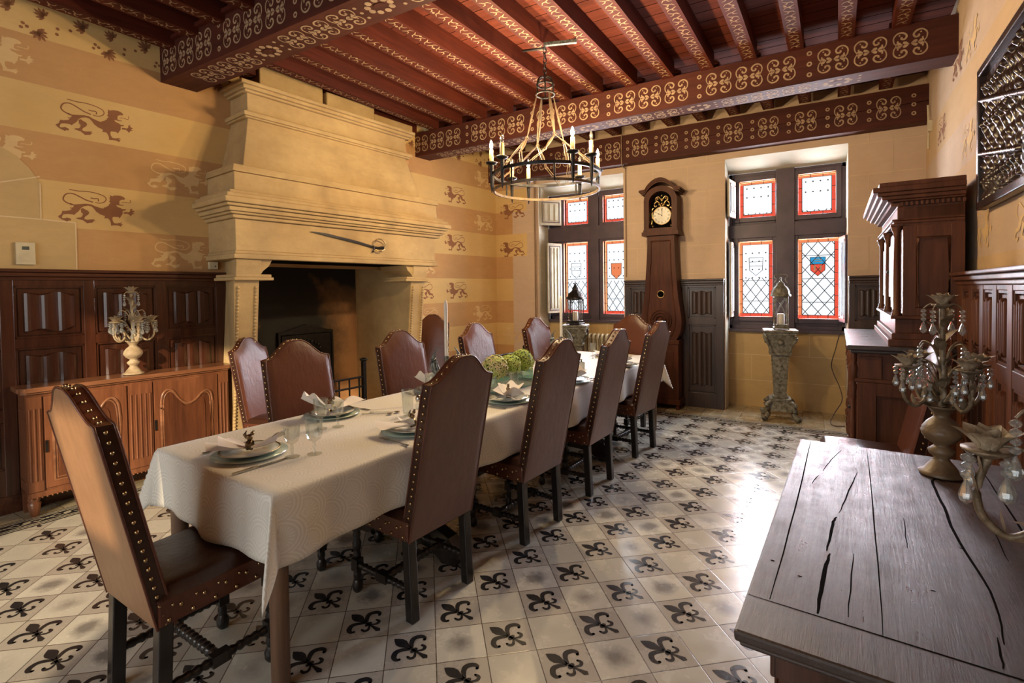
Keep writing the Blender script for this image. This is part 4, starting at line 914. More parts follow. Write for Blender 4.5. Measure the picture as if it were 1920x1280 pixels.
def make_chair(label, back_mat):
    root = empty('dining_chair', (0, 0, 0), 0, label, 'chair', 'tall leather dining chairs')
    WB, WS, ZB, ZS, LN_, T = 0.205, 0.202, 0.355, 1.062, 0.150, 0.052
    def P(u, v, y):   # u -1..1 across, v 0..1 up the back, y 0 rear .. T front
        zt = ZS+top_curve(u); z = ZB+(zt-ZB)*v
        w = WB+(WS-WB)*v; return (u*w, y-LN_*(z-ZB)/(ZS-ZB), z)
    m = MB(); NU, NV = 24, 16
    def pad(u, v): e = min(1, (1-abs(u))/0.16)*min(1, v/0.10)*min(1, (1-v)/0.10); return max(0, e)**0.5
    m.grid(lambda a, b: P(2*a-1, b, T+0.014*pad(2*a-1, b)), NU, NV, 0)
    for sg in (-1, 1): m.grid(lambda a, b: P(sg, b, T*a), 4, NV, 1, False)
    m.grid(lambda a, b: P(2*a-1, 1, T*b), NU, 3, 0, True)
    m.grid(lambda a, b: P(2*a-1, 0, T*b), NU, 1, 1, False)
    m.build('backrest', ['leather', 'leather_dark'], root)
    m = MB(); m.grid(lambda a, b: P((2*a-1)*0.985, 0.004+b*0.992, -0.004*pad(2*a-1, b)-0.001), NU, NV, 0)
    m.build('back_cover', [back_mat], root)
    m = MB()   # rolled edges and seam
    for y in (0.0, T):
        pts = [P(-1, k/14, y) for k in range(15)]+[P(-1+2*k/24, 1, y) for k in range(1, 24)]+[P(1, 1-k/14, y) for k in range(15)]
        m.tube(pts, 0.0045, 6)
    m.build('piping', ['leather'], root)
    m = MB()
    for sg in (-1, 1):
        for k in range(21):
            x, y, z = P(sg, 0.02+0.95*k/20, T*0.45); m.sphere((x+sg*0.002, y, z), 0.0078, 6, 4)
    for k in range(1, 15):
        u = -1+2*k/15; x, y, z = P(u, 1, T*0.45); m.sphere((x, y, z+0.001), 0.0078, 6, 4)
    m.build('nail_trim', ['nail'], root)
    # seat
    SW, SD, z0, z1 = 0.213, 0.43, 0.362, 0.452
    m = MB(); m.box(-SW, 0.0, z0, SW, SD, z1, 0)
    def sp(a, b):
        x, y = (2*a-1)*SW*1.01, -0.005+b*(SD+0.01); e = min(1, min(1-abs(2*a-1), 2*min(b, 1-b))/0.14)
        return (x, y, z1+0.038*max(0, e)**0.5+0.004*sin(17*x+9*y)*sin(13*y))
    m.grid(sp, 18, 18, 1); m.build('seat', ['leather', 'leather_dark'], root, bevel=0.006)
    m = MB()
    for sg in (-1, 1):
        for k in range(11):
            y = 0.03+0.037*k; zz = z0+0.018+(0.034 if k % 2 else 0.0)
            m.sphere((sg*(SW+0.001), y, zz), 0.008, 6, 4)
            if k % 2 == 0: m.sphere((sg*(SW+0.001), y+0.012, z0+0.062), 0.006, 6, 4)
    for k in range(11): m.sphere((-0.19+0.038*k, SD+0.001, z0+0.018+(0.034 if k % 2 else 0)), 0.008, 6, 4)
    m.build('seat_nail_trim', ['nail'], root)
    for sg in (-1, 1):
        m = MB(); x = sg*0.182
        m.add([(x-0.023, -0.012, 0), (x+0.023, -0.012, 0), (x+0.023, 0.033, 0), (x-0.023, 0.033, 0), (x-0.023, 0.004, 0.37), (x+0.023, 0.004, 0.37), (x+0.023, 0.05, 0.37), (x-0.023, 0.05, 0.37)],
              [(0,3,2,1),(4,5,6,7),(0,1,5,4),(1,2,6,5),(2,3,7,6),(3,0,4,7)])
        m.build('leg', ['black_wood'], root, bevel=0.005)
        m = MB(); m.box(x-0.021, SD-0.055, 0.30, x+0.021, SD-0.012, 0.365); m.box(x-0.021, SD-0.055, 0.105, x+0.021, SD-0.012, 0.165)
        m.lathe([(0.013, 0.165), (0.020, 0.18), (0.014, 0.195), (0.021, 0.215), (0.022, 0.24), (0.014, 0.262), (0.020, 0.28), (0.015, 0.30)], 10, 0, (x, SD-0.033, 0))
        m.lathe([(0.015, 0), (0.024, 0.012), (0.026, 0.04), (0.015, 0.06), (0.020, 0.08), (0.016, 0.105)], 10, 0, (x, SD-0.033, 0)); m.build('leg', ['black_wood'], root, bevel=0.002)
        m = MB(); turned_rail(m, (x, 0.02, 0.135), (x, SD-0.04, 0.135)); m.box(x-0.019, 0.17, 0.115, x+0.019, 0.235, 0.155); m.build('side_stretcher', ['black_wood'], root)
    m = MB(); turned_rail(m, (-0.17, 0.20, 0.135), (0.17, 0.20, 0.135), 0.019); m.build('stretcher', ['black_wood'], root)
    return root
CH = [  # x, y, heading, back material, label
 (-1.473, 1.834, 84.4, 'n', 'leather dining chair on the window-lit side of the table, nearest its cloth-draped corner'),
 (-1.366, 2.66, 83.9, 'n', 'leather dining chair second along the open floor side, level with the hydrangeas'),
 (-1.303, 3.472, 86.1, 'n', 'leather dining chair third along the open floor side, between the second and last'),
 (-1.241, 4.402, 81.1, 'n', 'leather dining chair last along the open floor side, in front of the longcase clock'),
 (-2.032, 0.81, -2.5, 't', 'leather dining chair at the near end of the table with a sunlit tan back'),
 (-2.569, 1.958, -96.8, 'n', 'leather dining chair on the fireplace side, opposite the starched napkin and two glasses'),
 (-2.467, 2.755, -97.0, 'n', 'leather dining chair on the fireplace side, in front of the right stone jamb'),
 (-2.396, 3.63, -95.0, 'n', 'leather dining chair on the fireplace side, behind the hydrangeas and beside the tall winged candle'),
 (-2.271, 4.523, -98.2, 'n', 'leather dining chair on the fireplace side farthest off, before the left window recess'),
 (-3.93, 2.535, -72.2, 'n', 'narrow-looking leather chair standing apart between the sideboard and the fireplace'),
 (-3.90, 4.68, 204.0, 'n', 'leather chair set against the striped lion wall right of the fireplace'),
 (-1.672, 5.252, 171.6, 'n', 'leather dining chair at the far end of the table facing the camera'),
 (0.50, 3.62, 90.0, 'n', 'leather chair tucked behind the dark oak table beside the carved cabinet')]
base_n = make_chair(CH[0][4], 'leather_back'); base_n.location = (CH[0][0], CH[0][1], 0); base_n.rotation_euler = (0, 0, math.radians(CH[0][2]))
for x, y, a, k, lab in CH[1:]:
    if k == 't': c = make_chair(lab, 'leather_sunlit'); c.location = (x, y, 0); c.rotation_euler = (0, 0, math.radians(a))
    else:
        c = dup(base_n, (x, y, 0), math.radians(a), lab)
        if a == -72.2: c.scale = (0.93, 0.93, 0.93)

# ---------------------------------------------------------------- dining table and cloth
TA = math.radians(-4.33); T0 = Vector((-2.076, 1.108, 0)); TX = Vector((cos(TA), sin(TA), 0)); TY = Vector((-sin(TA), cos(TA), 0))
TW, TLN, TZ = 0.465, 4.12, 0.750
tb = empty('dining_table', T0, TA, 'long oak trestle table with plain end legs under the damask cloth', 'table')
m = MB(); m.box(-TW, 0, TZ-0.04, TW, TLN, TZ-0.003); m.build('tabletop', ['black_wood'], tb, bevel=0.006)
for x, y in ((-0.405, 0.05), (0.405, 0.05), (-0.405, TLN-0.05), (0.405, TLN-0.05)):
    m = MB(); m.lathe([(0.030, 0), (0.033, 0.01), (0.036, 0.71)], 10, 0, (x, y, 0)); m.build('leg', ['leg_wood'], tb)
for y in (1.05, 3.0):
    m = MB(); half = [(0.0, 0.06), (0.10, 0.06), (0.22, 0.05), (0.30, 0.0), (0.40, 0.0), (0.42, 0.07), (0.36, 0.14), (0.27, 0.17), (0.20, 0.24), (0.17, 0.32), (0.24, 0.42), (0.26, 0.50), (0.20, 0.58), (0.24, 0.66), (0.38, 0.68), (0.38, 0.71)]
    m.prism(half+[(-a, b) for a, b in reversed(half)], y-0.035, y+0.035); m.build('trestle_end', ['black_wood'], tb, bevel=0.006)
m = MB(); m.box(-0.04, 1.05, 0.20, 0.04, 3.0, 0.28); m.build('trestle_stretcher', ['black_wood'], tb, bevel=0.006)
cl = MB(); OV = 0.262; NX, NY = 52, 150
cl.uv = []
def drape(a, b):   # sheet coordinates (metres) to the draped position in the table frame
    ca, cb = max(-TW-0.006, min(TW+0.006, a)), max(-0.006, min(TLN+0.006, b)); ox, oy = a-ca, b-cb; d = math.hypot(ox, oy)
    if d < 1e-6: return (a, b, TZ+0.004+0.0015*sin(9*a+2*b)*sin(5*b))
    dx, dy = ox/d, oy/d; corner = min(abs(ox), abs(oy))/max(abs(ox), abs(oy), 1e-6)
    s = cb if abs(ox) > abs(oy) else ca
    dd = max(0.0, d-0.012)
    wav = (0.016*sin(s*9.0+1.0)+0.010*sin(s*21.0))*min(1, dd/0.12)
    out = 0.010+0.05*dd+wav*(1-corner)+0.30*dd*corner**1.1
    drop = min(d, 0.010)*0.5+dd*(0.985 if corner < 0.1 else 0.96)
    return (ca+dx*out, cb+dy*out, TZ+0.004-drop)
def lin(lo, hi, over, n, edge):
    k = [lo-over+over*i/edge for i in range(edge)]; k += [lo+(hi-lo)*i/n for i in range(n)]; k += [hi+over*i/edge for i in range(edge+1)]
    return k
xs = lin(-TW-0.006, TW+0.006, OV, 22, 14); ys = lin(-0.006, TLN+0.006, OV, 110, 14); nx, ny = len(xs), len(ys)
v = []; f = []
for b in ys:
    for a in xs: v.append(drape(a, b)); cl.uv.append((a, b))
for j in range(ny-1):
    for i in range(nx-1): f.append((j*nx+i, j*nx+i+1, (j+1)*nx+i+1, (j+1)*nx+i))
cl.add(v, f, 0, True)
cl.build('tablecloth', ['cloth'], loc=T0, rotz=TA, solid=0.0015, label='ivory damask tablecloth with woven fans draped over the long table', cat='tablecloth')
CT = TZ+0.0055
# ---------------------------------------------------------------- tableware
def glass_mesh(h, r, kind):
    m = MB()
    if kind: prof = [(0.030, 0), (0.030, 0.003), (0.008, 0.008), (0.005, 0.02), (0.008, 0.035), (0.005, 0.048), (0.010, 0.056), (r*0.72, 0.066), (r*0.92, 0.085), (r*0.95, h*0.8), (r, h), (r-0.0015, h), (r*0.9, h*0.8), (r*0.85, 0.088), (0.004, 0.07)]
    else: prof = [(r*0.70, 0), (r*0.74, 0.006), (r*0.84, h*0.4), (r, h), (r-0.002, h), (r*0.80, h*0.4), (r*0.68, 0.012), (0.003, 0.012)]
    n = 20; vv = []; ff = []
    for i, (rr, z) in enumerate(prof):
        for k in range(n):
            cut = 1-0.05*(k % 2) if (0.06 < z < h*0.62 if kind else z < h*0.6) else 1
            vv.append((rr*cut*cos(2*pi*k/n), rr*cut*sin(2*pi*k/n), z))
    for i in range(len(prof)-1):
        for k in range(n): ff.append((i*n+k, i*n+(k+1) % n, (i+1)*n+(k+1) % n, (i+1)*n+k))
    m.add(vv, ff, 0, False); m.add(vv[:n], [tuple(range(n))[::-1]], 0); return m
GL = [(-1.890, 1.354, 0.130, 0.034, 1, 'stemmed crystal glass nearest the end place setting, left of its pair'),
      (-1.838, 1.425, 0.150, 0.037, 1, 'larger stemmed crystal glass right beside the end place setting'),
      (-2.148, 1.708, 0.155, 0.036, 1, 'tall stemmed crystal glass in front of the upright napkin, fireplace side'),
      (-2.100, 1.775, 0.140, 0.032, 1, 'stemmed crystal glass just behind the tall one, fireplace side'),
      (-1.941, 2.128, 0.145, 0.036, 0, 'cut crystal tumbler beside the salt and pepper shakers'),
      (-1.707, 2.906, 0.150, 0.035, 1, 'stemmed crystal glass standing in front of the hydrangea vase'),
      (-2.19, 2.62, 0.145, 0.034, 1, 'stemmed crystal glass near the foot of the first winged candlestick'),
      (-1.870, 4.760, 0.155, 0.036, 1, 'stemmed crystal glass at the far end of the table, before the radiator'),
      (-1.770, 4.835, 0.135, 0.032, 1, 'smaller stemmed crystal glass beside the one before the radiator')]
for x, y, h, r, k, lab in GL:
    glass_mesh(h, r, k).build('drinking_glass', ['glass'], loc=(x, y, CT), label=lab, cat='glass', group='crystal glasses on the dining table')
def fork_mesh():
    m = MB(); m.slab([(-0.004, 0), (0.004, 0), (0.003, 0.03), (0.0022, 0.12), (0.010, 0.14), (0.011, 0.150), (-0.011, 0.150), (-0.010, 0.14), (-0.0022, 0.12), (-0.003, 0.03)], 0.002, 0.004)
    for k in range(4): x = -0.0095+k*0.0063; m.slab([(x-0.0016, 0.149), (x+0.0016, 0.149), (x+0.0010, 0.195), (x-0.0010, 0.195)], 0.002, 0.0035)
    m.slab([(-0.008, -0.01), (0.008, -0.01), (0.009, 0.01), (0.003, 0.035), (-0.003, 0.035), (-0.009, 0.01)], 0.002, 0.0045); return m
def knife_mesh():
    m = MB(); m.slab([(-0.007, 0), (0.007, 0), (0.006, 0.10), (-0.006, 0.10)], 0.001, 0.007); m.slab([(-0.006, 0.10), (0.008, 0.105), (0.009, 0.19), (0.002, 0.235), (-0.006, 0.22)], 0.0025, 0.004); return m
def spoon_mesh():
    m = MB(); m.slab([(-0.006, 0), (0.006, 0), (0.002, 0.03), (0.002, 0.14), (-0.002, 0.14), (-0.002, 0.03)], 0.002, 0.0045)
    m.lathe([(0.001, 0.001), (0.010, 0.002), (0.017, 0.006), (0.015, 0.0065), (0.008, 0.003)], 12, 0, (0, 0.16, 0), capt=False); return m
def plate_meshes():
    a = MB(); a.lathe([(0.02, 0), (0.10, 0.002), (0.150, 0.010), (0.152, 0.012), (0.10, 0.005), (0.02, 0.004)], 36, 0, capt=True)
    b = MB(); b.lathe([(0.05, 0), (0.07, 0.002), (0.120, 0.016), (0.122, 0.019), (0.075, 0.007), (0.02, 0.006)], 36, 0)
    b.lathe([(0.1185, 0.018), (0.1225, 0.0195), (0.1185, 0.0195)], 36, 1, capb=False, capt=False)
    return a, b
def napkin_mesh(seed, up=0):
    m = MB(); q = random.Random(seed); ph = q.random()*6
    def lobe(sg, ln, spread, rise, pleats, y0=0.0):
        def fn(a, b):
            u = a; v = 2*b-1; w = 0.012+spread*u**0.8
            edge = ln*(1-0.16*v*v+0.03*cos(pleats*pi*v))
            z = 0.016+rise*u**1.3*(1-0.25*v*v)+0.013*u*cos(pleats*pi*v+ph)
            return (sg*edge*u*math.sqrt(max(0.05, 1-(rise/0.16)**2*0.6)), v*w+y0*u, max(0.002, z))
        m.grid(fn, 16, 22, 0, True)
    if up:
        lobe(-1, 0.175, 0.075, 0.115, 2, 0.015); lobe(1, 0.215, 0.060, 0.030, 1, -0.01)
    else:
        lobe(-1, 0.175, 0.085, 0.022, 1, 0.015); lobe(1, 0.150, 0.075, 0.058, 2, -0.01)
    lobe(-1, 0.105, 0.055, 0.060, 1, -0.04); lobe(1, 0.110, 0.052, 0.042, 1, 0.045)
    return m
SET = [  # plate x, y, turn of the place (direction towards the table middle), where, napkin upright
 (-2.080, 1.285, 0, 'at the near end of the table', 0, 25),
 (-2.330, 1.930, -90, 'before the first chair on the fireplace side', 1, -10),
 (-1.705, 1.900, 90, 'before the nearest chair on the open floor side', 0, -15),
 (-2.255, 2.760, -90, 'before the second chair on the fireplace side', 1, 5),
 (-1.625, 2.700, 90, 'before the second open-floor-side chair, by the hydrangeas', 0, 20),
 (-2.185, 3.640, -90, 'before the third chair on the fireplace side', 1, 0),
 (-1.530, 3.500, 90, 'before the third chair on the open floor side', 0, 10),
 (-2.120, 4.520, -90, 'before the farthest chair on the fireplace side', 1, 0),
 (-1.465, 4.400, 90, 'before the last chair on the open floor side', 0, 10),
 (-1.755, 4.960, 180, 'at the far end of the table', 0, 10)]
pa, pb = plate_meshes(); P1 = P2 = FK = KN = SP = None
def put(proto, mk, name, mats, x, y, z, a, lab, cat, grp):
    if proto is None: return mk.build(name, mats, loc=(x, y, z), rotz=a, label=lab, cat=cat, group=grp)
    dup(proto, (x, y, z), a, lab); return proto
for n, (x, y, turn, where, up, na) in enumerate(SET):
    a = math.radians(turn)+TA; fw = Vector((-sin(a), cos(a), 0)); rt = Vector((cos(a), sin(a), 0))
    P1 = put(P1, pa, 'charger_plate', ['plate'], x, y, CT, a, 'wide pale green glass charger '+where, 'plate', 'glass chargers')
    P2 = put(P2, pb, 'dinner_plate', ['white_plate', 'brass'], x, y, CT+0.0075, a, 'grey-green gilt-rimmed plate '+where, 'plate', 'gilt-rimmed plates')
    p = Vector((x, y, 0))+rt*0.185-fw*0.11
    if n == 0: KN = put(KN, knife_mesh(), 'table_knife', ['silver'], -1.905, 1.105, CT, math.radians(-4), 'silver table knife '+where, 'knife', 'table knives')
    elif n not in (1,): KN = put(KN, knife_mesh(), 'table_knife', ['silver'], p.x, p.y, CT, a, 'silver table knife '+where, 'knife', 'table knives')
    p = Vector((x, y, 0))-rt*0.185-fw*0.10
    if n == 2: FK = put(FK, fork_mesh(), 'table_fork', ['silver'], -1.565, 1.700, CT, math.radians(80), 'silver fork laid '+where, 'fork', 'table forks')
    else: FK = put(FK, fork_mesh(), 'table_fork', ['silver'], p.x, p.y, CT, a, 'silver fork laid '+where, 'fork', 'table forks')
    if n == 1:
        for k, (sx, sy, sl) in enumerate(((-2.31, 2.05, 'nearer the plate'), (-2.30, 2.10, 'farther from the plate'))):
            SP = put(SP, spoon_mesh(), 'table_spoon', ['silver'], sx+0.12, sy-0.03, CT, math.radians(-62), 'silver spoon '+sl+', before the first fireplace-side chair', 'spoon', 'table spoons')
    nk = napkin_mesh(n*7+3, up).build('napkin', ['napkin'], loc=(x, y, CT+0.017), rotz=math.radians(na)+(0 if n in (0,) else 1.5 if abs(turn) == 90 else 0.1)+0.2, label='white folded napkin tied in a bow '+where, cat='napkin', group='folded napkins')
    rg = MB(); rg.lathe([(0.017, -0.012), (0.021, -0.008), (0.019, 0.0), (0.021, 0.008), (0.017, 0.012)], 12, 0, capb=False, capt=False)
    rg.T = Matrix.Rotation(pi/2, 4, 'Y'); ro = MB(); ro.T = Matrix.Rotation(pi/2, 4, 'Y'); ro.lathe([(0.019, -0.012), (0.023, -0.008), (0.020, 0.0), (0.023, 0.008), (0.019, 0.012)], 12, 0, capb=False, capt=False); ro.T = Matrix()
    ro.sphere((0, 0, 0.034), 0.014, 8, 6); ro.sphere((0.012, 0, 0.050), 0.009, 8, 6); ro.tube([(-0.010, 0, 0.03), (-0.02, 0, 0.048), (-0.012, 0, 0.062)], [0.007, 0.008, 0.004], 6); ro.sphere((0.016, 0.004, 0.060), 0.004); ro.sphere((0.016, -0.004, 0.060), 0.004)
    ro.build('napkin_ring', ['old_brass'], loc=(x, y, CT+0.042), rotz=nk.rotation_euler.z, label='little brass animal napkin ring '+where, cat='napkin ring', group='napkin rings')
for k, (x, y, lab) in enumerate(((-1.985, 2.27, 'silver-topped glass salt shaker beside the cut tumbler'), (-1.945, 2.335, 'silver-topped glass pepper shaker behind the cut tumbler'))):
    r = empty('shaker', (x, y, CT), 0, lab, 'shaker', 'salt and pepper shakers')
    m = MB(); m.lathe([(0.017, 0), (0.019, 0.01), (0.016, 0.045)], 10); m.build('jar', ['glass'], r); m = MB(); m.lathe([(0.017, 0.045), (0.019, 0.05), (0.018, 0.07), (0.010, 0.082), (0.002, 0.084)], 12); m.build('lid', ['silver'], r)
r = empty('menu_holder', (-1.70, 4.06, CT), 0.3, 'small silver box on feet at the far half of the table', 'silver box')
m = MB(); m.box(-0.03, -0.025, 0.012, 0.03, 0.025, 0.07); m.build('body', ['silver'], r, bevel=0.004)
m = MB(); m.sphere((0, 0, 0.078), 0.011); m.build('knob', ['silver'], r)
for a in (-0.024, 0.024):
    for b in (-0.02, 0.02): m = MB(); m.sphere((a, b, 0.007), 0.007, 6, 4); m.build('foot', ['silver'], r)
# vase with hydrangeas
V = Vector((-1.815, 3.03, CT)); VA = math.radians(82)
vz = empty('flower_vase', V, VA, 'long rectangular green glass vase in the middle of the dining table', 'vase')
m = MB(); a, b, h = 0.21, 0.055, 0.125
for z0, z1, e in ((0, h, 0),): 
    for (x0, y0, x1, y1) in ((-a, -b, a, -b+0.004), (-a, b-0.004, a, b), (-a, -b, -a+0.004, b), (a-0.004, -b, a, b)): m.box(x0, y0, 0, x1, y1, h)
m.box(-a, -b, 0, a, b, 0.012); m.build('vessel', ['vase_glass'], vz)
m = MB(); m.box(-a+0.006, -b+0.006, 0.014, a-0.006, b-0.006, 0.05); m.build('leaf_lining', ['stem'], vz)
def hydrangea(c, r, mat, lab, seed):
    q = random.Random(seed); m = MB(); ga = pi*(3-5**0.5); N = 130
    for i in range(N):
        z = 1-1.55*(i+0.5)/N; rr = math.sqrt(max(0, 1-z*z)); t = i*ga; nrm = Vector((rr*cos(t), rr*sin(t), z)); p = nrm*r*(0.92+0.16*q.random())
        x = nrm.cross(Vector((0.3, 0.2, 1))).normalized(); y = nrm.cross(x); sp = q.random()*1.5
        for k in range(4):
            g = sp+k*pi/2; d1 = x*cos(g)+y*sin(g); d2 = x*cos(g+pi/2)+y*sin(g+pi/2); s = r*0.19
            m.add([p, p+d1*s*0.6+d2*s*0.42+nrm*0.002, p+d1*s*1.25+nrm*(0.004-0.006*q.random()), p+d1*s*0.6-d2*s*0.42+nrm*0.002], [(0, 1, 2, 3)])
    m.lathe([(0.004, -0.16), (0.005, -0.04)], 6, 1); o = empty('hydrangea', c, 0, lab, 'flower', 'green hydrangea heads in the glass vase')
    m2 = MB(); m2.sphere((0, 0, 0), r*0.86, 10, 8); m2.build('core', ['stem'], o)
    m.build('bloom', [mat, 'stem'], o)
hx = Vector((cos(VA), sin(VA), 0))
hydrangea(V-hx*0.155+Vector((0, 0, 0.165)), 0.088, 'petal', 'pinkish green hydrangea head nearest the camera end of the vase', 1)
hydrangea(V-hx*0.01+Vector((0.015, 0, 0.165)), 0.080, 'petal_fresh', 'fresh green hydrangea head in the middle of the vase', 2)
hydrangea(V+hx*0.15+Vector((0, 0, 0.175)), 0.086, 'petal_fresh', 'green hydrangea head at the far end of the vase', 3)
# winged candlesticks
def winged(x, y, a, l1, l2):
    r = empty('candlestick', (x, y, CT), a, l1, 'candlestick', 'winged pewter candlesticks')
    m = MB(); m.lathe([(0.055, 0), (0.055, 0.006), (0.02, 0.02), (0.010, 0.03), (0.009, 0.14), (0.016, 0.16), (0.012, 0.18), (0.012, 0.265), (0.017, 0.275), (0.017, 0.285)], 14); m.build('stand', ['pewter'], r)
    for sg in (-1, 1):
        m = MB()
        for k in range(6):   # layered feathers curving up round the candle
            f = k/5; tm = 1.0-0.42*f
            pts = [(sg*(0.004+(0.088-0.030*f)*sin(pi*(0.06+0.80*t*tm))**0.85), 0.005*sin(k*2.1), 0.118+0.016*f+0.225*(t*tm)**0.95) for t in [q/11 for q in range(12)]]
            m.tube(pts, [0.0125*(1-(q/11)**1.6)+0.0022 for q in range(12)], 7)
        m.build('wing', ['pewter'], r)
    c = MB(); c.lathe([(0.0115, 0), (0.0115, 0.325), (0.008, 0.342), (0.002, 0.352)], 12); c.tube([(0, 0, 0.352), (0, 0, 0.362)], 0.001, 4)
    c.build('taper_candle', ['wax'], loc=(x, y, CT+0.2855), label=l2, cat='candle', group='tall white taper candles')
winged(-1.965, 2.516, 0.65, 'winged pewter candlestick between the first two fireplace-side chairs', 'tall white taper candle on the winged candlestick nearer the camera')
winged(-1.852, 3.98, 0.45, 'winged pewter candlestick at the far half of the table, before the left window', 'white taper candle on the far winged candlestick before the left window')
# ---------------------------------------------------------------- chandelier
CX, CY, CZ = -1.79, 3.60, 2.26
ch = empty('chandelier', (CX, CY, 0), 0, 'black iron ring chandelier with candle lights hanging from the painted ceiling', 'chandelier')
view = math.atan2(-CY, -CX)     # direction from the ring towards the camera
def rp(deg, r=0.42, z=0): a = view+math.radians(deg); return Vector((r*cos(a), r*sin(a), z))
def ring(z, r, wd, th, name, mat, par=ch):
    m = MB(); N = 48
    for k in range(N):
        a, b = rp(k*360/N, 1), rp((k+1)*360/N, 1)
        v = []
        for q in (a, b): v += [q*(r-th/2)+Vector((0,0,z-wd/2)), q*(r+th/2)+Vector((0,0,z-wd/2)), q*(r+th/2)+Vector((0,0,z+wd/2)), q*(r-th/2)+Vector((0,0,z+wd/2))]
        m.add(v, [(0,4,5,1),(1,5,6,2),(2,6,7,3),(3,7,4,0)], 0, False)
    return m.build(name, [mat], par)
ring(2.355, 0.42, 0.022, 0.020, 'upper_hoop', 'iron'); ring(2.235, 0.415, 0.020, 0.012, 'lower_hoop', 'iron_pale')
m = MB()
for k in range(8): m.tube([rp(k*45+8, 0.418, 2.225), rp(k*45+8, 0.418, 2.365)], 0.007, 6)
m.build('hoop_upright', ['iron'], ch)
for k, (d, lit) in enumerate(((-139.5, 0), (-108, 1), (-48.6, 0), (-25.5, 1), (46.9, 0), (72, 1), (138, 0), (159.5, 1))):
    d = -d    # counted towards the right of the picture
    far = abs(d) > 100; zb = 2.42 if not far else 2.40
    c = rp(d, 0.44, 0)
    m = MB(); m.tube([c+Vector((0,0,2.20)), c+Vector((0,0,2.26)), c+Vector((0,0,zb))], [0.003, 0.012, 0.018], 7)
    m.lathe([(0.012, -0.01), (0.040, 0.0), (0.046, 0.012), (0.044, 0.014), (0.02, 0.006)], 12, 0, (c.x, c.y, zb)); h = m.build('candle_holder', ['iron'], ch)
    m = MB(); m.lathe([(0.016, 0), (0.016, 0.10), (0.010, 0.105)], 10, 0, (c.x, c.y, zb+0.008)); m.build('candle_sleeve', ['sleeve'], h)
    m = MB(); m.lathe([(0.006, 0), (0.013, 0.015), (0.014, 0.03), (0.008, 0.055), (0.001, 0.07)], 10, 0, (c.x, c.y, zb+0.115)); m.build('bulb', ['bulb' if lit else 'glass'], h)
    if lit:
        l = bpy.data.lights.new('candle_light', 'POINT'); l.energy = 62; l.color = (1.0, 0.73, 0.40); l.shadow_soft_size = 0.02
        o = bpy.data.objects.new('candle_light', l); COL.objects.link(o); o.location = (CX+c.x, CY+c.y, zb+0.21)
m = MB()
for z, r in ((2.985, 0.072), (3.06, 0.066)): m.tube([rp(k*18, r, z) for k in range(20)], 0.008, 6, closed=True)
for k in range(6): m.tube(catmull([rp(k*60, 0.072, 2.985), rp(k*60, 0.070, 3.06), rp(k*60, 0.05, 3.11), rp(k*60, 0.006, 3.125)], 4), 0.006, 5)
m.build('crown', ['iron'], ch)
for k in range(4):
    a = 25+k*90; p0 = rp(a, 0.072, 2.975); p1 = rp(a, 0.16, 2.63)
    m = MB(); n = 14; m.tube([p0+(p1-p0)*i/n for i in range(n+1)], [0.006+0.010*sin(pi*i/n) for i in range(n+1)], 6, flat=0.35)
    for dz in (0.0,): m.tube([p1+Vector((0.014*cos(q*pi/4), 0, 0.014*sin(q*pi/4))) for q in range(8)], 0.003, 5, closed=True)
    for sg in (-1, 1):
        q0 = p1; q1 = rp(a+sg*26, 0.30, 2.48); q2 = rp(a+sg*40, 0.418, 2.37)
        m.tube([q0+(q1-q0)*i/8 for i in range(9)], [0.004+0.011*sin(pi*i/8) for i in range(9)], 6, flat=0.35)
        for off in (0.010, -0.010): m.tube([q1+Vector((off, 0, 0)), q2+Vector((off, 0, 0))], 0.003, 5)
        m.tube([q1+Vector((0.012*cos(w*pi/4), 0, 0.012*sin(w*pi/4))) for w in range(8)], 0.003, 5, closed=True)
    m.build('suspension_rod', ['iron_pale'], ch)
m = MB()
for k in range(6):
    z = 3.135+0.038*k; ax = (1, 0) if k % 2 else (0, 1)
    m.tube([(0.013*cos(q*pi/5)*ax[0], 0.013*cos(q*pi/5)*ax[1], z+0.024*sin(q*pi/5)) for q in range(10)], 0.0045, 5, closed=True)
m.build('chain', ['iron'], ch)
m = MB(); m.tube([(-0.21, 0.02, 3.385), (0.0, 0, 3.345), (0.0, 0.0, 3.345)], 0.010, 6); m.build('hanging_hook', ['iron'], ch)
m = MB(); m.T = Matrix.Translation((0, 0, 3.375)) @ Matrix.Rotation(0.35, 4, 'Z'); m.box(0.0, -0.014, -0.012, 0.25, 0.014, 0.012); m.T = Matrix(); m.tube([(0, 0, 3.33), (0, 0, 3.39)], 0.009, 6); m.build('ceiling_bracket', ['pewter'], ch)

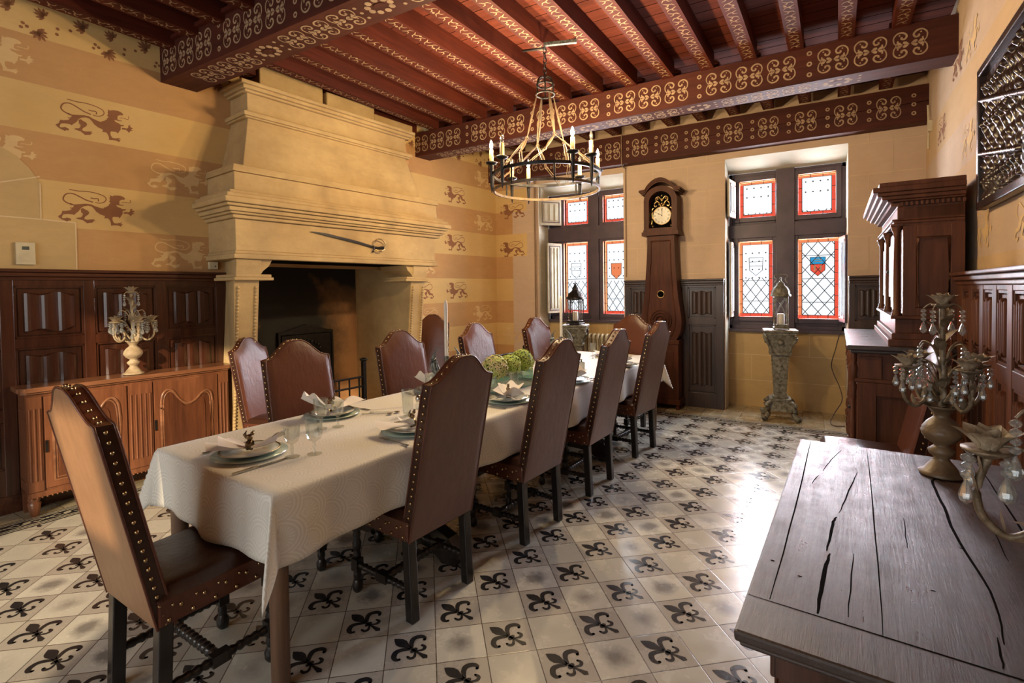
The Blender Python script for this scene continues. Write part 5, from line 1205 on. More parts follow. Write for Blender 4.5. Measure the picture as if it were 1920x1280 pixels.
# ---------------------------------------------------------------- candelabra
def leaf(mb, base, d, ln, wd, mat=0, curl=0.25):
    d = Vector(d).normalized(); s = d.cross(Vector((0, 0, 1)))
    if s.length < 0.1: s = Vector((1, 0, 0))
    s.normalize(); n = s.cross(d)
    pts = []
    for t, wv in ((0, 0.15), (0.25, 0.8), (0.5, 1), (0.75, 0.7), (1.0, 0.02)):
        c = Vector(base)+d*ln*t+n*ln*curl*t*t
        pts += [c-s*wd*wv+n*wd*0.35*wv, c, c+s*wd*wv+n*wd*0.35*wv]
    f = []
    for i in range(4): f += [(3*i, 3*i+1, 3*i+4, 3*i+3), (3*i+1, 3*i+2, 3*i+5, 3*i+4)]
    mb.add(pts, f, mat, True)
def crystal(root, p, n, big=1.0, mat='crystal'):
    m = MB(); z = p[2]
    for k in range(n):
        r = 0.0085*big; z -= r*0.8
        m.lathe([(0.001, -r*0.85), (r*0.8, -r*0.45), (r, 0), (r*0.8, r*0.45), (0.001, r*0.85)], 7, 0, (p[0], p[1], z), smooth=False); z -= r*0.9
    h = 0.042*big
    m.lathe([(0.001, -h), (0.0085*big, -h*0.85), (0.0105*big, -h*0.65), (0.006*big, -h*0.25), (0.0015, 0)], 7, 0, (p[0], p[1], z), smooth=False)
    return m.build('crystal_drop', [mat], root)
def candelabrum(loc, rot, label, um, lm, beads, sc=1.0, arms=5, a0=0.0):
    r = empty('candelabrum', loc, rot, label, 'candelabrum', 'flower candelabra hung with crystals'); r.scale = (sc, sc, sc)
    m = MB(); m.lathe([(0.060, 0), (0.064, 0.006), (0.050, 0.014), (0.040, 0.03), (0.026, 0.048), (0.020, 0.058), (0.034, 0.072), (0.038, 0.084), (0.022, 0.098), (0.020, 0.104), (0.042, 0.118), (0.055, 0.136), (0.058, 0.150), (0.055, 0.154), (0.054, 0.162), (0.040, 0.182), (0.024, 0.196), (0.022, 0.206), (0.038, 0.228), (0.056, 0.238), (0.050, 0.238), (0.020, 0.215)], 28, 0, capt=False)
    m.build('urn', [um], r)
    m = MB(); m.tube(catmull([(0, 0, 0.21), (0.004, 0.002, 0.32), (0, 0, 0.45), (0, 0, 0.575)], 5), [0.011]*8+[0.009]*8, 8)
    for k in range(12):
        a = k*2.4; z = 0.24+0.026*k; leaf(m, (0.006*cos(a), 0.006*sin(a), z), (cos(a)*0.45, sin(a)*0.45, 1), 0.065, 0.018, 0, -0.3)
    for k in range(6):
        a = k*pi/3+0.3; leaf(m, (0.03*cos(a), 0.03*sin(a), 0.23), (cos(a), sin(a), 0.8), 0.06, 0.016, 0, -0.5)
    m.build('stem', [lm], r)
    def cup(c, rad, par, k):
        m = MB(); N = 22
        m.lathe([(0.008, -0.012), (rad*0.55, -0.006), (rad, 0.0), (rad*1.05, 0.004), (rad*0.6, 0.002), (0.01, 0.004)], 14, 0, c)
        for j in range(6):
            a = j*pi/3+k; leaf(m, (c[0]+rad*0.35*cos(a), c[1]+rad*0.35*sin(a), c[2]+0.002), (cos(a)*0.55, sin(a)*0.55, 1), 0.048, 0.021, 1, -0.30)
        for j in range(4):
            a = j*pi/2+k+0.4; leaf(m, (c[0]+rad*0.1*cos(a), c[1]+rad*0.1*sin(a), c[2]+0.004), (cos(a)*0.2, sin(a)*0.2, 1), 0.042, 0.018, 1, -0.2)
        return m.build('flower_cup', [um if um == 'white_iron' else lm, um if um == 'white_iron' else 'petal_metal'], par)
    top = (0, 0, 0.578); cup(top, 0.030, r, 0)
    for j in range(4):
        a = j*pi/2+a0+0.5; m = MB(); m.tube(catmull([(0.01*cos(a), 0.01*sin(a), 0.578), (0.035*cos(a), 0.035*sin(a), 0.583), (0.056*cos(a), 0.056*sin(a), 0.566)], 4), 0.0022, 5); m.build('upper_branch', [lm], r)
        a = j*pi/2+a0+0.2; m = MB(); m.tube(catmull([(0.006*cos(a), 0.006*sin(a), 0.36), (0.03*cos(a), 0.03*sin(a), 0.43), (0.065*cos(a), 0.065*sin(a), 0.452), (0.083*cos(a), 0.083*sin(a), 0.435)], 5), 0.0028, 5); m.build('upper_branch', [lm], r)
    for j in range(4):
        a = j*pi/2+a0+0.5; crystal(r, (0.056*cos(a), 0.056*sin(a), 0.564), 3, 1.0)
        a = j*pi/2+a0+0.2; crystal(r, (0.083*cos(a), 0.083*sin(a), 0.433), 3 if j % 2 else 4, 1.0)
    for k in range(arms):
        a = 2*pi*k/arms+a0; ca, sa = cos(a), sin(a); e = 0.112
        m = MB(); m.tube(catmull([(0.015*ca, 0.015*sa, 0.25), (0.055*ca, 0.055*sa, 0.30), (0.05*ca, 0.05*sa, 0.265), (0.085*ca, 0.085*sa, 0.235), (0.118*ca, 0.118*sa, 0.262), (0.125*ca, 0.125*sa, 0.31), (e*ca, e*sa, 0.36)], 5), 0.0062, 7)
        for t, z in ((0.120, 0.275), (0.125, 0.30), (0.118, 0.33), (0.09, 0.24)): leaf(m, (t*ca, t*sa, z), (ca*0.5, sa*0.5, 1), 0.038, 0.012, 0, 0.3)
        m.tube(catmull([(0.012*ca, 0.012*sa, 0.30), (0.045*ca, 0.045*sa, 0.365), (0.09*ca, 0.09*sa, 0.385), (e*ca, e*sa, 0.365)], 4), 0.0028, 5)
        arm = m.build('arm', [lm], r)
        cup((e*ca, e*sa, 0.372), 0.034, r, k)
        for q in range(4):
            b = a+q*pi/2+0.6; crystal(r, (e*ca+0.034*cos(b), e*sa+0.034*sin(b), 0.368), 2 if q % 2 else 3, 1.0)
    for k in range(5):
        a = 2*pi*k/5+0.9+a0; crystal(r, (0.05*cos(a), 0.05*sin(a), 0.315), 2, 0.95)
    return r
candelabrum((0.392, 2.215, 0.802), 0.0, 'aged brown flower candelabrum with crystal drops standing whole on the dark oak table', 'urn_dark', 'leaf_metal', 3, 1.0, 4, 0.45)
candelabrum((0.368, 1.10, 0.802), 0.0, 'second aged brown crystal candelabrum on the dark oak table, nearer its front edge', 'urn_dark', 'leaf_metal', 3, 1.0, 4, 3.0)
p = lw(0.635, 0.170, 0.858); candelabrum((p.x, p.y, p.z), LA-pi/2+0.0, 'pale distressed flower candelabrum with crystal drops on the cherry sideboard', 'white_iron', 'white_iron', 3, 1.06, 5, 0.0)

# ---------------------------------------------------------------- longcase clock
ck = empty('longcase_clock', (-1.53, 6.36, 0), 0, 'tall waisted wooden longcase clock between the two windows showing ten', 'clock')
m = MB(); m.box(-0.205, -0.25, 0.10, 0.205, -0.02, 0.80); m.box(-0.225, -0.265, 0.06, 0.225, -0.01, 0.12); m.box(-0.215, -0.26, 0.78, 0.215, -0.015, 0.83)
for sx in (-0.19, 0.19): m.lathe([(0.02, 0), (0.026, 0.02), (0.02, 0.06)], 10, 0, (sx, -0.235, 0)); m.lathe([(0.02, 0), (0.02, 0.06)], 10, 0, (sx, -0.05, 0))
m.box(-0.15, -0.258, 0.20, 0.15, -0.25, 0.70); m.build('base', ['clock_wood'], ck, bevel=0.006)
half = catmull([(0.178, 0.83, 0), (0.225, 0.93, 0), (0.238, 1.06, 0), (0.222, 1.20, 0), (0.196, 1.40, 0), (0.170, 1.75, 0), (0.160, 2.0, 0), (0.163, 2.08, 0)], 6)
m = MB(); P = [(p.x, p.y) for p in half]; m.prism(P[::-1]+[(-x, z) for x, z in P], -0.235, -0.03)
m.build('waisted_trunk', ['clock_wood'], ck, bevel=0.008)
m = MB(); P2_ = [(x*0.70, 0.88+(z-0.83)*0.905) for x, z in P]; loop = P2_[::-1]+[(-x, z) for x, z in P2_]; m.tube([(x, -0.237, z) for x, z in loop], 0.008, 6, closed=True); m.build('trunk_door_moulding', ['clock_wood'], ck)
m = MB()
for r_, h_ in ((0.125, 0.0), (0.095, 0.012), (0.06, 0.024), (0.03, 0.036)): m.tube([(r_*cos(q*pi/12), -0.237-h_*0.5, 1.06+r_*sin(q*pi/12)) for q in range(24)], 0.009, 6, closed=True)
m.sphere((0, -0.245, 1.06), 0.035, 14, 8); m.T = Matrix(); m.build('carved_rosette', ['clock_wood'], ck)
m = MB(); m.disc((0, 1.375), 0.040, lambda a, b: (a, -0.2385, b), 0, 20); m.build('bullseye_window', ['black'], ck)
m = MB(); m.tube([(0.042*cos(q*pi/10), -0.240, 1.375+0.042*sin(q*pi/10)) for q in range(20)], 0.006, 6, closed=True); m.build('bullseye_ring', ['brass'], ck)
# hood: arched door frame round a recess
m = MB(); m.box(-0.215, -0.275, 2.08, 0.215, -0.01, 2.125); m.box(-0.20, -0.262, 2.125, 0.20, -0.015, 2.15)
arch = [(0.135*cos(pi*k/12), 2.475+0.13*sin(pi*k/12)) for k in range(13)]
outer = [(0.195*cos(pi*k/12) if 0 < k < 12 else 0.195*(1 if k == 0 else -1), 2.50+0.17*sin(pi*k/12)) for k in range(13)]
opn = [(0.135, 2.17)]+arch+[(-0.135, 2.17)]; out_ = [(0.195, 2.15)]+outer+[(-0.195, 2.15)]
v = [(x, -0.25, z) for x, z in opn]+[(x, -0.25, z) for x, z in out_]; n = len(opn)
m.add(v, [(i, i+1, n+i+1, n+i) for i in range(n-1)]+[(n-1, 0, n, 2*n-1)], 0)
v = [(x, -0.25, z) for x, z in opn]+[(x, -0.15, z) for x, z in opn]; m.add(v, [(i, i+1, n+i+1, n+i) for i in range(n-1)]+[(n-1, 0, n, 2*n-1)], 0)
v = [(x, -0.25, z) for x, z in out_]+[(x, -0.015, z) for x, z in out_]; m.add(v, [(i, n+i, n+i+1, i+1) for i in range(n-1)], 0)
m.add([(x, -0.15, z) for x, z in opn], [tuple(range(n))], 1); m.build('hood', ['clock_wood', 'black'], ck)
m = MB()
for e, z, y in ((0.0, 0.0, -0.262), (0.015, 0.018, -0.275), (0.028, 0.034, -0.288)):
    N = 20; pts = [(-0.218-e, 2.575+z), (-0.205-e, 2.58+z)]+[(-0.175+0.35*k/N, 2.585+z+0.125*sin(pi*k/N)**0.75) for k in range(N+1)]+[(0.205+e, 2.58+z), (0.218+e, 2.575+z)]
    vv = [(x, y, q) for x, q in pts]+[(x, y, q+0.017) for x, q in pts]+[(x, -0.01, q+0.017) for x, q in pts]+[(x, -0.01, q) for x, q in pts]; n = len(pts)
    m.add(vv, [(i, i+1, n+i+1, n+i) for i in range(n-1)]+[(n+i, n+i+1, 2*n+i+1, 2*n+i) for i in range(n-1)]+[(3*n+i, 3*n+i+1, i+1, i) for i in range(n-1)]+[(0, n, 2*n, 3*n), (n-1, 4*n-1, 3*n-1, 2*n-1)], 0)
m.build('arched_cornice', ['clock_wood'], ck)
m = MB(); m.lathe([(0.002, 0), (0.104, 0.0), (0.106, 0.006)], 28, 0, capb=False, capt=False); m.T = Matrix()
dl = MB(); dl.disc((0, 2.325), 0.105, lambda a, b: (a, -0.158, b), 0, 32)
for k in range(12):
    a = pi/2-k*pi/6; ca, sa = cos(a), sin(a); num = ['XII', 'I', 'II', 'III', 'IIII', 'V', 'VI', 'VII', 'VIII', 'IX', 'X', 'XI'][k]
    w_ = 0.0085; x = -len(num)*w_/2+w_/2
    f = lambda p, q: ((0.084+q)*ca+p*sa, -0.159, 2.325+(0.084+q)*sa-p*ca)
    for c_ in num:
        if c_ == 'I': dl.stroke([(x, -0.010), (x, 0.010)], 0.0030, f, 1)
        elif c_ == 'V': dl.stroke([(x-0.004, 0.010), (x, -0.010)], 0.0030, f, 1); dl.stroke([(x, -0.010), (x+0.004, 0.010)], 0.0018, f, 1)
        else: dl.stroke([(x-0.004, 0.010), (x+0.004, -0.010)], 0.0030, f, 1); dl.stroke([(x+0.004, 0.010), (x-0.004, -0.010)], 0.0018, f, 1)
        x += w_
d_ = dl.build('dial', ['dial', 'ink'], ck)
m = MB(); m.tube([(0.107*cos(q*pi/16), -0.160, 2.325+0.107*sin(q*pi/16)) for q in range(32)], 0.005, 6, closed=True); m.build('dial_rim', ['brass'], ck)
m = MB(); a = pi/2+pi/3; m.stroke([(0, 0), (0.030*cos(a), 0.030*sin(a)), (0.045*cos(a), 0.045*sin(a)), (0.062*cos(a), 0.062*sin(a))], [0.004, 0.005, 0.012, 0.001], lambda p, q: (p, -0.162, 2.325+q)); m.build('hour_hand', ['ink'], d_)
m = MB(); a = pi/2; m.stroke([(0, -0.01), (0, 0.05), (0, 0.066), (0, 0.084)], [0.004, 0.004, 0.010, 0.001], lambda p, q: (p, -0.164, 2.325+q)); m.disc((0, 0), 0.006, lambda p, q: (p, -0.165, 2.325+q)); m.build('minute_hand', ['ink'], d_)
m = MB()   # repousse brass crest over the dial
for sx in (-1, 1):
    for pts in ([(0.01, 2.44), (0.05, 2.50), (0.09, 2.47), (0.08, 2.435), (0.06, 2.45)], [(0.0, 2.50), (0.04, 2.555), (0.075, 2.53), (0.06, 2.505)], [(0.10, 2.42), (0.12, 2.39), (0.115, 2.30), (0.125, 2.22)]):
        P_ = catmull([(sx*x, -0.160, z) for x, z in pts], 4); m.tube(P_, 0.0085, 6)
for c in ((0, 2.47), (0, 2.52), (0, 2.565), (0.03, 2.46), (-0.03, 2.46), (0.05, 2.53), (-0.05, 2.53), (0.11, 2.20), (-0.11, 2.20)): m.sphere((c[0], -0.160, c[1]), 0.016, 8, 5)
m.build('brass_crest', ['brass'], ck)

# ---------------------------------------------------------------- pedestals and lanterns
def pedestal(x, y, rot, label):
    r = empty('plant_pedestal', (x, y, 0), rot, label, 'pedestal', 'cast pedestals in the window recesses')
    m = MB(); m.box(-0.165, -0.165, 0.955, 0.165, 0.165, 0.98); m.box(-0.150, -0.150, 0.93, 0.150, 0.150, 0.955); m.build('top_slab', ['verdigris'], r, bevel=0.005)
    m = MB(); m.taper(0.72, 0.17, 0.17, 0.80, 0.20, 0.20); m.taper(0.80, 0.20, 0.20, 0.90, 0.27, 0.27); m.taper(0.90, 0.27, 0.27, 0.93, 0.30, 0.30); m.box(-0.105, -0.105, 0.71, 0.105, 0.105, 0.735)
    for sx in (-1, 1):
        for sy in (-1, 1):
            m.tube(catmull([(sx*0.085, sy*0.085, 0.74), (sx*0.10, sy*0.10, 0.80), (sx*0.135, sy*0.135, 0.86), (sx*0.145, sy*0.145, 0.91), (sx*0.125, sy*0.125, 0.925)], 4), 0.017, 7)
    for k in range(4):
        a = k*pi/2; q = Matrix.Rotation(a, 4, 'Z'); m.T = q; m.lathe([(0.001, -0.01), (0.035, 0), (0.001, 0.01)], 10, 0, (0, -0.118, 0.84)); m.sphere((0, -0.125, 0.85), 0.03, 8, 6); m.T = Matrix()
    m.build('capital', ['verdigris'], r, bevel=0.004)
    m = MB(); m.taper(0.25, 0.115, 0.115, 0.71, 0.165, 0.165); m.box(-0.075, -0.075, 0.235, 0.075, 0.075, 0.262)
    for k in range(4):
        m.T = Matrix.Rotation(k*pi/2, 4, 'Z')
        for j in range(9): m.sphere((0.012*sin(j*2.1), -0.050-0.0026*j, 0.30+0.042*j), 0.017, 7, 5)
    m.T = Matrix(); m.build('shaft', ['verdigris'], r, bevel=0.004)
    m = MB(); m.box(-0.105, -0.105, 0.205, 0.105, 0.105, 0.235); m.taper(0.10, 0.26, 0.26, 0.205, 0.20, 0.20); m.build('plinth', ['verdigris'], r, bevel=0.004)
    for sx in (-1, 1):
        for sy in (-1, 1):
            m = MB(); P_ = catmull([(sx*0.10, sy*0.10, 0.20), (sx*0.135, sy*0.135, 0.16), (sx*0.12, sy*0.12, 0.09), (sx*0.145, sy*0.145, 0.035), (sx*0.170, sy*0.170, 0.03), (sx*0.165, sy*0.165, 0.055)], 4)
            m.tube(P_, 0.024, 8); m.sphere((sx*0.158, sy*0.158, 0.026), 0.026, 8, 6); m.build('foot', ['verdigris'], r)
pedestal(-0.271, 6.235, 0.12, 'carved square-tapered pedestal with scroll feet in the right window recess')
pedestal(-2.66, 6.17, 0.25, 'carved pedestal in the left window recess beside the white radiator')
def lantern(x, y, z, n, hb, r0, dome, label, rot=0.0, mat='iron'):
    r = empty('lantern', (x, y, z), rot, label, 'lantern', 'glazed lanterns on the pedestals')
    m = MB(); R0 = r0; m.lathe([(R0*1.18, 0), (R0*1.18, 0.012), (R0*1.05, 0.02), (R0*1.08, 0.035)], n, 0, smooth=False)
    for k in range(n):
        a = 2*pi*k/n; m.sphere((R0*1.1*cos(a), R0*1.1*sin(a), 0.0), 0.010, 6, 4)
    m.build('base', [mat], r)
    m = MB()
    for k in range(n):
        a = 2*pi*k/n; b = 2*pi*(k+1)/n; p0 = Vector((R0*cos(a), R0*sin(a), 0)); p1 = Vector((R0*cos(b), R0*sin(b), 0)); mid = (p0+p1)/2; zz = Vector((0, 0, 1))
        m.tube([p0+zz*0.03, p0+zz*hb], 0.0065, 6)
        for t in (0.0,): m.tube([p0+(p1-p0)*q/8+zz*(hb-0.085+0.075*sin(pi*q/8)**0.7) for q in range(9)], 0.0042, 5)
        m.tube([p0+zz*(hb-0.02), p1+zz*(hb-0.02)], 0.006, 5); m.tube([p0+zz*0.04, p1+zz*0.04], 0.006, 5)
        if n > 4: m.tube([mid+zz*0.04, mid+zz*(hb-0.05)], 0.0028, 5)
        else:
            m.tube([p0+(p1-p0)*q/8+zz*(0.10+(hb-0.14)*sin(pi*q/16)) for q in range(9)], 0.0022, 5); m.tube([p1+(p0-p1)*q/8+zz*(0.10+(hb-0.14)*sin(pi*q/16)) for q in range(9)], 0.0022, 5)
    m.build('cage', [mat], r)
    m = MB()
    for k in range(n):
        a = 2*pi*k/n; b = 2*pi*(k+1)/n; m.add([(R0*0.97*cos(a), R0*0.97*sin(a), 0.04), (R0*0.97*cos(b), R0*0.97*sin(b), 0.04), (R0*0.97*cos(b), R0*0.97*sin(b), hb-0.02), (R0*0.97*cos(a), R0*0.97*sin(a), hb-0.02)], [(0, 1, 2, 3)])
    m.build('glazing', ['pane'], r)
    m = MB(); m.lathe([(R0*1.15, hb-0.01), (R0*1.12, hb+0.01)]+dome, n*2, 0, smooth=True)
    for k in range(n*2):
        a = pi*k/n; m.tube([(q[0]*cos(a), q[0]*sin(a), q[1]) for q in dome], 0.003, 5)
    m.build('dome', [mat], r)
    return r
r = lantern(-0.262, 6.22, 0.993, 4, 0.36, 0.088, [(0.092, 0.375), (0.088, 0.41), (0.070, 0.445), (0.045, 0.465), (0.036, 0.49), (0.012, 0.505)], 'silvered lantern with arched glass and ring handle on the right recess pedestal', pi/4+0.12, 'verdigris')
m = MB(); m.sphere((0, 0, 0.50), 0.02); m.tube([(0, 0, 0.50), (0, 0, 0.56)], [0.012, 0.004], 6); m.sphere((0, 0, 0.545), 0.012)
m.tube(catmull([(-0.045, 0.045, 0.50), (-0.03, 0.03, 0.535), (-0.045, 0.045, 0.56), (-0.035, 0.035, 0.585), (0.035, -0.035, 0.585), (0.045, -0.045, 0.56), (0.03, -0.03, 0.535), (0.045, -0.045, 0.50)], 4), 0.005, 6); m.build('handle', ['verdigris'], r)
r = lantern(-2.66, 6.17, 0.993, 6, 0.34, 0.105, [(0.10, 0.365), (0.085, 0.40), (0.045, 0.43), (0.035, 0.455), (0.038, 0.47), (0.02, 0.49), (0.008, 0.52)], 'dark hexagonal lantern with pointed dome on the left recess pedestal', 0.3, 'iron')
m = MB(); m.sphere((0, 0, 0.52), 0.014); m.tube([(0, 0, 0.52), (0, 0, 0.575)], [0.008, 0.002], 6); m.sphere((0.018, 0, 0.53), 0.009); m.sphere((-0.018, 0, 0.53), 0.009); m.build('finial', ['iron'], r)
for x, y, lab in ((-0.262, 6.22, 'white pillar candle inside the arched lantern'), (-2.66, 6.17, 'white pillar candle inside the hexagonal lantern')):
    m = MB(); m.lathe([(0.036, 0), (0.036, 0.12), (0.03, 0.125), (0.02, 0.115)], 16); m.build('pillar_candle', ['wax'], loc=(x, y, 1.029), label=lab, cat='candle', group='pillar candles in lanterns')
# radiator
rd = empty('radiator', (-2.58, 6.62, 0), 0, 'cream column radiator under the left window', 'radiator')
for k in range(14):
    m = MB(); x = -0.42+0.062*k
    for y in (-0.055, 0.0, 0.055): m.tube([(x, y, 0.12), (x, y, 0.78)], 0.014, 7)
    m.tube(catmull([(x, -0.058, 0.76), (x, -0.045, 0.80), (x, 0.0, 0.815), (x, 0.045, 0.80), (x, 0.058, 0.76)], 4), 0.019, 7); m.tube([(x, -0.055, 0.12), (x, 0.055, 0.12)], 0.018, 7)
    if k in (0, 13): m.tube([(x, -0.04, 0), (x, -0.04, 0.12)], 0.012, 6); m.tube([(x, 0.04, 0), (x, 0.04, 0.12)], 0.012, 6)
    m.build('column', ['cream'], rd)

# ---------------------------------------------------------------- two-stage cabinet on the right wall
cb = empty('carved_cabinet', RW+RT*1.51+RN*0.06, RA, 'tall carved walnut two-stage cabinet against the right wall', 'cabinet')
m = MB(); L_, Dp = 0.74, 0.56
m.box(-L_-0.05, -Dp-0.06, 1.012, L_+0.05, 0, 1.045); m.box(-L_-0.03, -Dp-0.04, 0.99, L_+0.03, 0, 1.012); m.build('base_top', ['table_top'], cb, bevel=0.008)
m = MB(); m.box(-L_, -Dp, 0.10, L_, 0, 0.99); m.box(-L_-0.02, -Dp-0.02, 0.0, L_+0.02, 0, 0.12); m.box(-L_-0.012, -Dp-0.012, 0.79, L_+0.012, 0, 0.815)
m.box(L_, -Dp+0.02, 0.815, L_+0.01, -Dp+0.14, 0.97); m.box(L_, -0.14, 0.815, L_+0.01, -0.02, 0.97)
m.box(L_, -Dp, 0.12, L_+0.012, -Dp+0.11, 0.79); m.box(L_, -0.11, 0.12, L_+0.012, 0, 0.79); m.box(L_, -Dp, 0.70, L_+0.011, 0, 0.79); m.box(L_, -Dp, 0.12, L_+0.011, 0, 0.20)
m.build('base_carcass', ['walnut'], cb, bevel=0.005)
for k in range(2):
    m = MB(); x0 = -L_+0.08+k*0.68; m.box(x0, -Dp-0.014, 0.17, x0+0.62, -Dp, 0.76); m.box(x0+0.09, -Dp-0.024, 0.26, x0+0.53, -Dp-0.014, 0.67); dr = m.build('door', ['walnut'], cb, bevel=0.004)
    m = MB(); m.sphere((x0+0.56 if k == 0 else x0+0.06, -Dp-0.03, 0.48), 0.014); m.build('knob', ['iron'], dr)
    m = MB(); m.box(x0, -Dp-0.012, 0.83, x0+0.62, -Dp, 0.965); dr = m.build('drawer', ['walnut'], cb, bevel=0.004); m = MB(); m.sphere((x0+0.31, -Dp-0.025, 0.90), 0.013); m.build('knob', ['iron'], dr)
for x in (L_-0.02, 0.0, -L_+0.02):
    m = MB(); m.lathe([(0.012, 0.22), (0.032, 0.25), (0.034, 0.29), (0.020, 0.31), (0.030, 0.34), (0.026, 0.38), (0.012, 0.41), (0.018, 0.43), (0.012, 0.52), (0.012, 0.66), (0.020, 0.69), (0.014, 0.71), (0.026, 0.76), (0.016, 0.78), (0.032, 0.81), (0.028, 0.85), (0.034, 0.89), (0.018, 0.92), (0.026, 0.95), (0.020, 0.985)], 10, 0, (x, -Dp-0.02, 0))
    m.box(x-0.028, -Dp-0.045, 0.12, x+0.028, -Dp, 0.225); m.build('carved_bracket', ['walnut'], cb)
UD, UL = 0.34, 0.70   # upper stage
m = MB(); m.box(-UL, -UD+0.03, 1.17, UL, 0, 1.98)
for z0, z1, e in ((1.045, 1.09, 0.05), (1.09, 1.13, 0.03), (1.13, 1.225, 0.01), (1.225, 1.245, 0.035)): m.box(-UL-e, -UD-e, z0, UL+e, 0, z1)
m.box(UL, -UD+0.03, 1.245, UL+0.012, -UD+0.10, 1.84); m.box(UL, -0.07, 1.245, UL+0.012, 0, 1.84); m.box(UL, -UD+0.03, 1.76, UL+0.011, 0, 1.84); m.box(UL, -UD+0.03, 1.245, UL+0.011, 0, 1.30)
m.tube([(UL+0.008, -UD+0.105, 1.305), (UL+0.008, -0.075, 1.305), (UL+0.008, -0.075, 1.755), (UL+0.008, -UD+0.105, 1.755)], 0.008, 6, closed=True)
m.build('upper_carcass', ['walnut'], cb, bevel=0.004)
for k in range(2):
    m = MB(); x0 = -0.56+k*0.58; m.box(x0, -UD+0.01, 1.28, x0+0.54, -UD+0.03, 1.82); m.box(x0+0.08, -UD-0.002, 1.36, x0+0.46, -UD+0.01, 1.74); dr = m.build('door', ['walnut'], cb, bevel=0.004)
    m = MB(); m.sphere((x0+(0.5 if k == 0 else 0.04), -UD-0.005, 1.55), 0.012); m.build('knob', ['iron'], dr)
for x in (-UL+0.025, 0.0, UL-0.025):
    m = MB(); y = -UD+0.0
    m.lathe([(0.030, 1.245), (0.030, 1.258), (0.024, 1.265), (0.026, 1.28), (0.019, 1.29), (0.020, 1.5), (0.016, 1.77), (0.022, 1.78), (0.018, 1.79), (0.030, 1.82), (0.032, 1.84)], 14, 0, (x, y, 0))
    m.box(x-0.035, y-0.035, 1.84, x+0.035, y+0.03, 1.855); m.build('colonnette', ['walnut'], cb)
m = MB()
for z0, z1, e in ((1.855, 1.875, 0.02), (1.875, 1.885, 0.03), (1.885, 1.965, 0.0), (2.0, 2.015, 0.055), (2.015, 2.04, 0.085), (2.04, 2.065, 0.11), (2.065, 2.10, 0.135), (2.10, 2.13, 0.10)):
    m.box(-UL-e*0.75, -UD-e, z0, UL+e*0.35, 0, z1)
m.box(-UL, -UD, 1.965, UL, 0, 2.0); m.build('cornice', ['walnut'], cb, bevel=0.005)
m = MB()
for k in range(13): m.box(UL, -UD+0.015+k*0.026, 1.972, UL+0.016, -UD+0.015+k*0.026+0.014, 1.996)
for k in range(40): m.box(-UL+0.01+k*0.035, -UD-0.035, 1.972, -UL+0.01+k*0.035+0.02, -UD, 1.996)
m.build('dentil_band', ['walnut'], cb)

# ---------------------------------------------------------------- dark oak table in the foreground
DA = math.radians(-3.65)
dt = empty('oak_table', (-0.123, 1.024, 0), DA, 'worn dark oak cupboard-table with cracked plank top in the right foreground', 'table')
m = MB(); Wd, Ln = 0.845, 1.445
m.box(0.0, 0.0, 0.778, Wd, Ln, 0.80); m.box(0.008, 0.008, 0.766, Wd, Ln-0.008, 0.778)
top_ = m.build('plank_top', ['table_top'], dt, bevel=0.007)
m = MB()   # cleated end and open joints, cut dark into the surface
f = lambda a, b: (a, b, 0.8004)
for pts, wd in (([(0.004, 0.135), (0.45, 0.125), (0.84, 0.12)], 0.0025), ([(0.045, 0.14), (0.048, 0.8), (0.040, 1.43)], 0.0022), ([(0.235, 0.13), (0.236, 0.7), (0.233, 1.43)], 0.0018),
    ([(0.13, 0.14), (0.133, 0.30), (0.142, 0.42)], 0.005), ([(0.135, 0.43), (0.142, 0.60), (0.150, 0.66)], 0.004), ([(0.155, 0.69), (0.178, 0.90), (0.20, 1.1)], 0.0022), ([(0.18, 0.16), (0.19, 0.45)], 0.0015),
    ([(0.415, 0.22), (0.43, 0.42), (0.41, 0.66), (0.408, 0.9), (0.405, 1.12), (0.418, 1.17), (0.412, 1.24), (0.425, 1.36)], 0.0042), ([(0.418, 1.17), (0.44, 1.14)], 0.003), ([(0.52, 0.14), (0.55, 0.45), (0.558, 0.9), (0.56, 1.43)], 0.0032), ([(0.40, 0.14), (0.41, 0.24)], 0.002),
    ([(0.10, 1.05), (0.12, 1.2), (0.15, 1.36)], 0.0016), ([(0.075, 0.9), (0.09, 1.0)], 0.0016), ([(0.70, 0.13), (0.705, 0.8), (0.70, 1.43)], 0.002), ([(0.30, 0.55), (0.305, 0.75)], 0.0014), ([(0.49, 0.6), (0.495, 0.78)], 0.0014)):
    wd *= 1.35; P_ = catmull([(a, b, 0) for a, b in pts], 5); n = len(P_); q = random.Random(int(pts[0][0]*999))
    m.stroke([(p.x+(q.random()-0.5)*0.0025, p.y) for p in P_], [wd*(0.35+1.0*sin(pi*min(1, (i+0.6)/n))) for i in range(n)], f)
for a, b in ((0.03, 0.31), (0.41, 0.62), (0.60, 0.28), (0.09, 0.27), (0.33, 0.36)): m.disc((a, b), 0.005, f, 0, 7, 0.003)
m.build('crack', ['black'], top_)
m = MB(); m.box(0.07, 0.06, 0.0, Wd-0.01, Ln-0.06, 0.766)
for x in (0.07, 0.44, Wd-0.055): m.box(x, 0.052, 0.0, x+0.045, 0.06, 0.766)
m.box(0.06, 0.050, 0.70, Wd-0.01, 0.06, 0.766); m.box(0.05, 0.042, 0.748, Wd-0.01, 0.06, 0.766); m.box(0.06, 0.05, 0.0, Wd-0.01, 0.06, 0.06)
for y in (0.06, 0.5, 0.95, Ln-0.105): m.box(0.062, y, 0, 0.07, y+0.045, 0.766)
m.box(0.056, 0.05, 0.70, 0.07, Ln-0.06, 0.766); m.build('cupboard_body', ['oak'], dt, bevel=0.004)
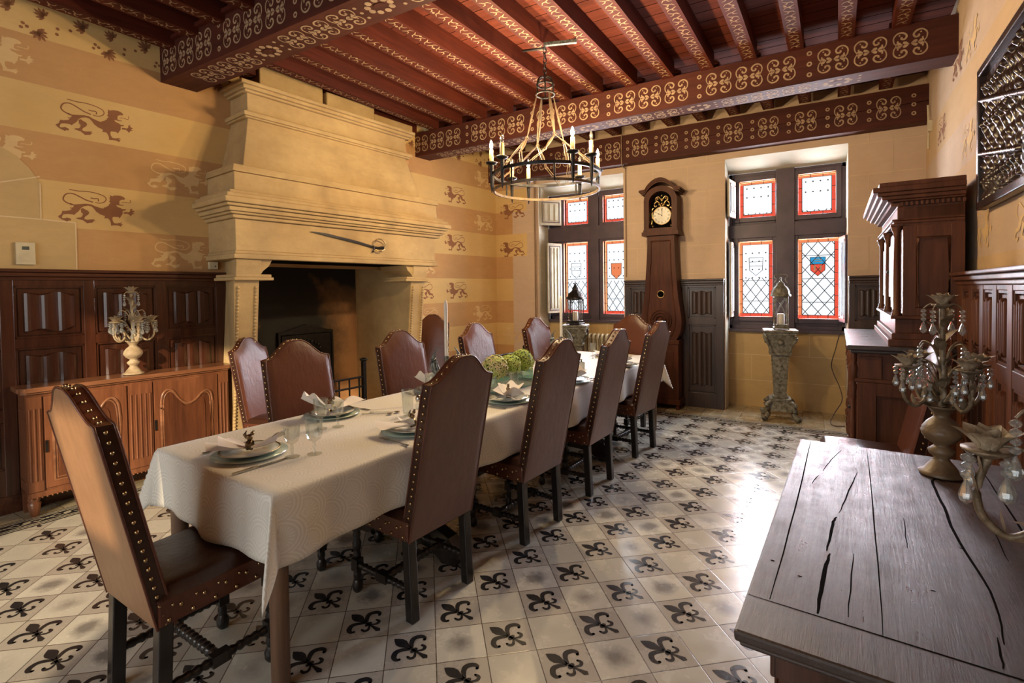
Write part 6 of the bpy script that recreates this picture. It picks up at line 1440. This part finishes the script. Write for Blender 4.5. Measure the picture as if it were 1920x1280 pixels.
# ---------------------------------------------------------------- carved relief panel
rp_ = empty('carved_relief', RW+RT*3.01+RN*0.012+Vector((0, 0, 2.275)), RA, 'large dark carved wooden relief of crowded figures hung on the right wall', 'carved panel')
m = MB(); PW, PH = 0.52, 0.40
def relief(a, b):
    x, z = (2*a-1)*(PW-0.045), (2*b-1)*(PH-0.045); h = 0.0
    for row, (zc, hh, n, ph) in enumerate(((0.20, 0.13, 15, 0.3), (-0.03, 0.17, 12, 1.1), (-0.27, 0.07, 17, 2.0))):
        zr = z-zc-0.16*x*(0.0 if row == 0 else 0.35)
        if abs(zr) < hh:
            k = (x+2)*n/1.0; i = math.floor(k); fr = k-i-0.5; q = sin(i*12.98+row*7.7)*0.5+0.5; hz = hh*(0.65+0.35*q)
            body = max(0, 1-(fr/0.40)**2)**0.5*(1 if -hh < zr < hz-0.045 else 0)
            head = max(0, 1-(fr/0.26)**2-((zr-hz+0.025)/0.026)**2)**0.5
            h = max(h, 0.026*body*(0.75+0.25*sin(zr*90+q*6+fr*5)), 0.034*head)
    h += 0.002*sin(x*90+z*30)*sin(z*110-x*20)
    for (sl, c0) in ((0.42, 0.10), (0.30, -0.17)):
        d = abs(z-(sl*-x*0.6+c0)); 
        if d < 0.011: h = max(h, 0.036)
    if x > 0.25 and z < -0.12: h = 0.012+0.006*((int(x*40)+int(z*45)) % 2)
    return (x, -0.012-h, z)
m.grid(relief, 150, 110, 0, True); m.build('figure_relief', ['relief'], rp_)
m = MB()
for b in ((-PW, -PH, PW, -PH+0.045), (-PW, PH-0.045, PW, PH), (-PW, -PH, -PW+0.045, PH), (PW-0.045, -PH, PW, PH)): m.box(b[0], -0.048, b[1], b[2], 0, b[3])
m.build('frame', ['relief'], rp_, bevel=0.006)
# ---------------------------------------------------------------- conduits, cables, sensor
m = MB(); m.tube([(-3.345, BY-0.02, 0.0), (-3.345, BY-0.02, 3.02)], 0.011, 8); m.tube([(-3.37, BY-0.014, 0.0), (-3.37, BY-0.014, 3.02)], 0.006, 6); m.build('conduit', ['conduit'], label='tan vertical conduit on the wall left of the left window', cat='pipe')
m = MB(); m.tube([(-2.035, BY-0.015, 1.60), (-2.035, BY-0.015, 3.0)], 0.008, 6); m.tube(catmull([(-2.035, BY-0.015, 3.0), (-2.03, 6.22, 3.02), (-2.03, 6.222, 3.38)], 4), 0.008, 6); m.build('conduit', ['conduit'], label='thin vertical cable on the wall between left window and clock', cat='pipe')
m = MB(); m.tube(catmull([(0.30, 6.66, 0.93), (0.26, 6.64, 0.75), (0.22, 6.60, 0.55), (0.29, 6.50, 0.35), (0.31, 6.42, 0.22), (0.24, 6.32, 0.10), (0.20, 6.20, 0.02), (0.24, 6.1, 0.012), (0.32, 6.14, 0.012)], 6), 0.005, 6); m.build('power_cable', ['cable'], label='dark cable hanging below the right window down to the floor', cat='cable')
r = empty('motion_sensor', rw(0.35, 0.0, 2.92), RA, 'small white device with a bent cord high on the right wall near the corner', 'sensor')
m = MB(); m.box(-0.02, -0.035, -0.05, 0.02, 0, 0.05); m.build('housing', ['plastic'], r, bevel=0.003)
m = MB(); m.tube([(-0.10, -0.02, 0.22), (-0.06, -0.02, 0.10), (-0.06, -0.02, -0.20)], 0.009, 6); m.build('cord_cover', ['plastic'], r)
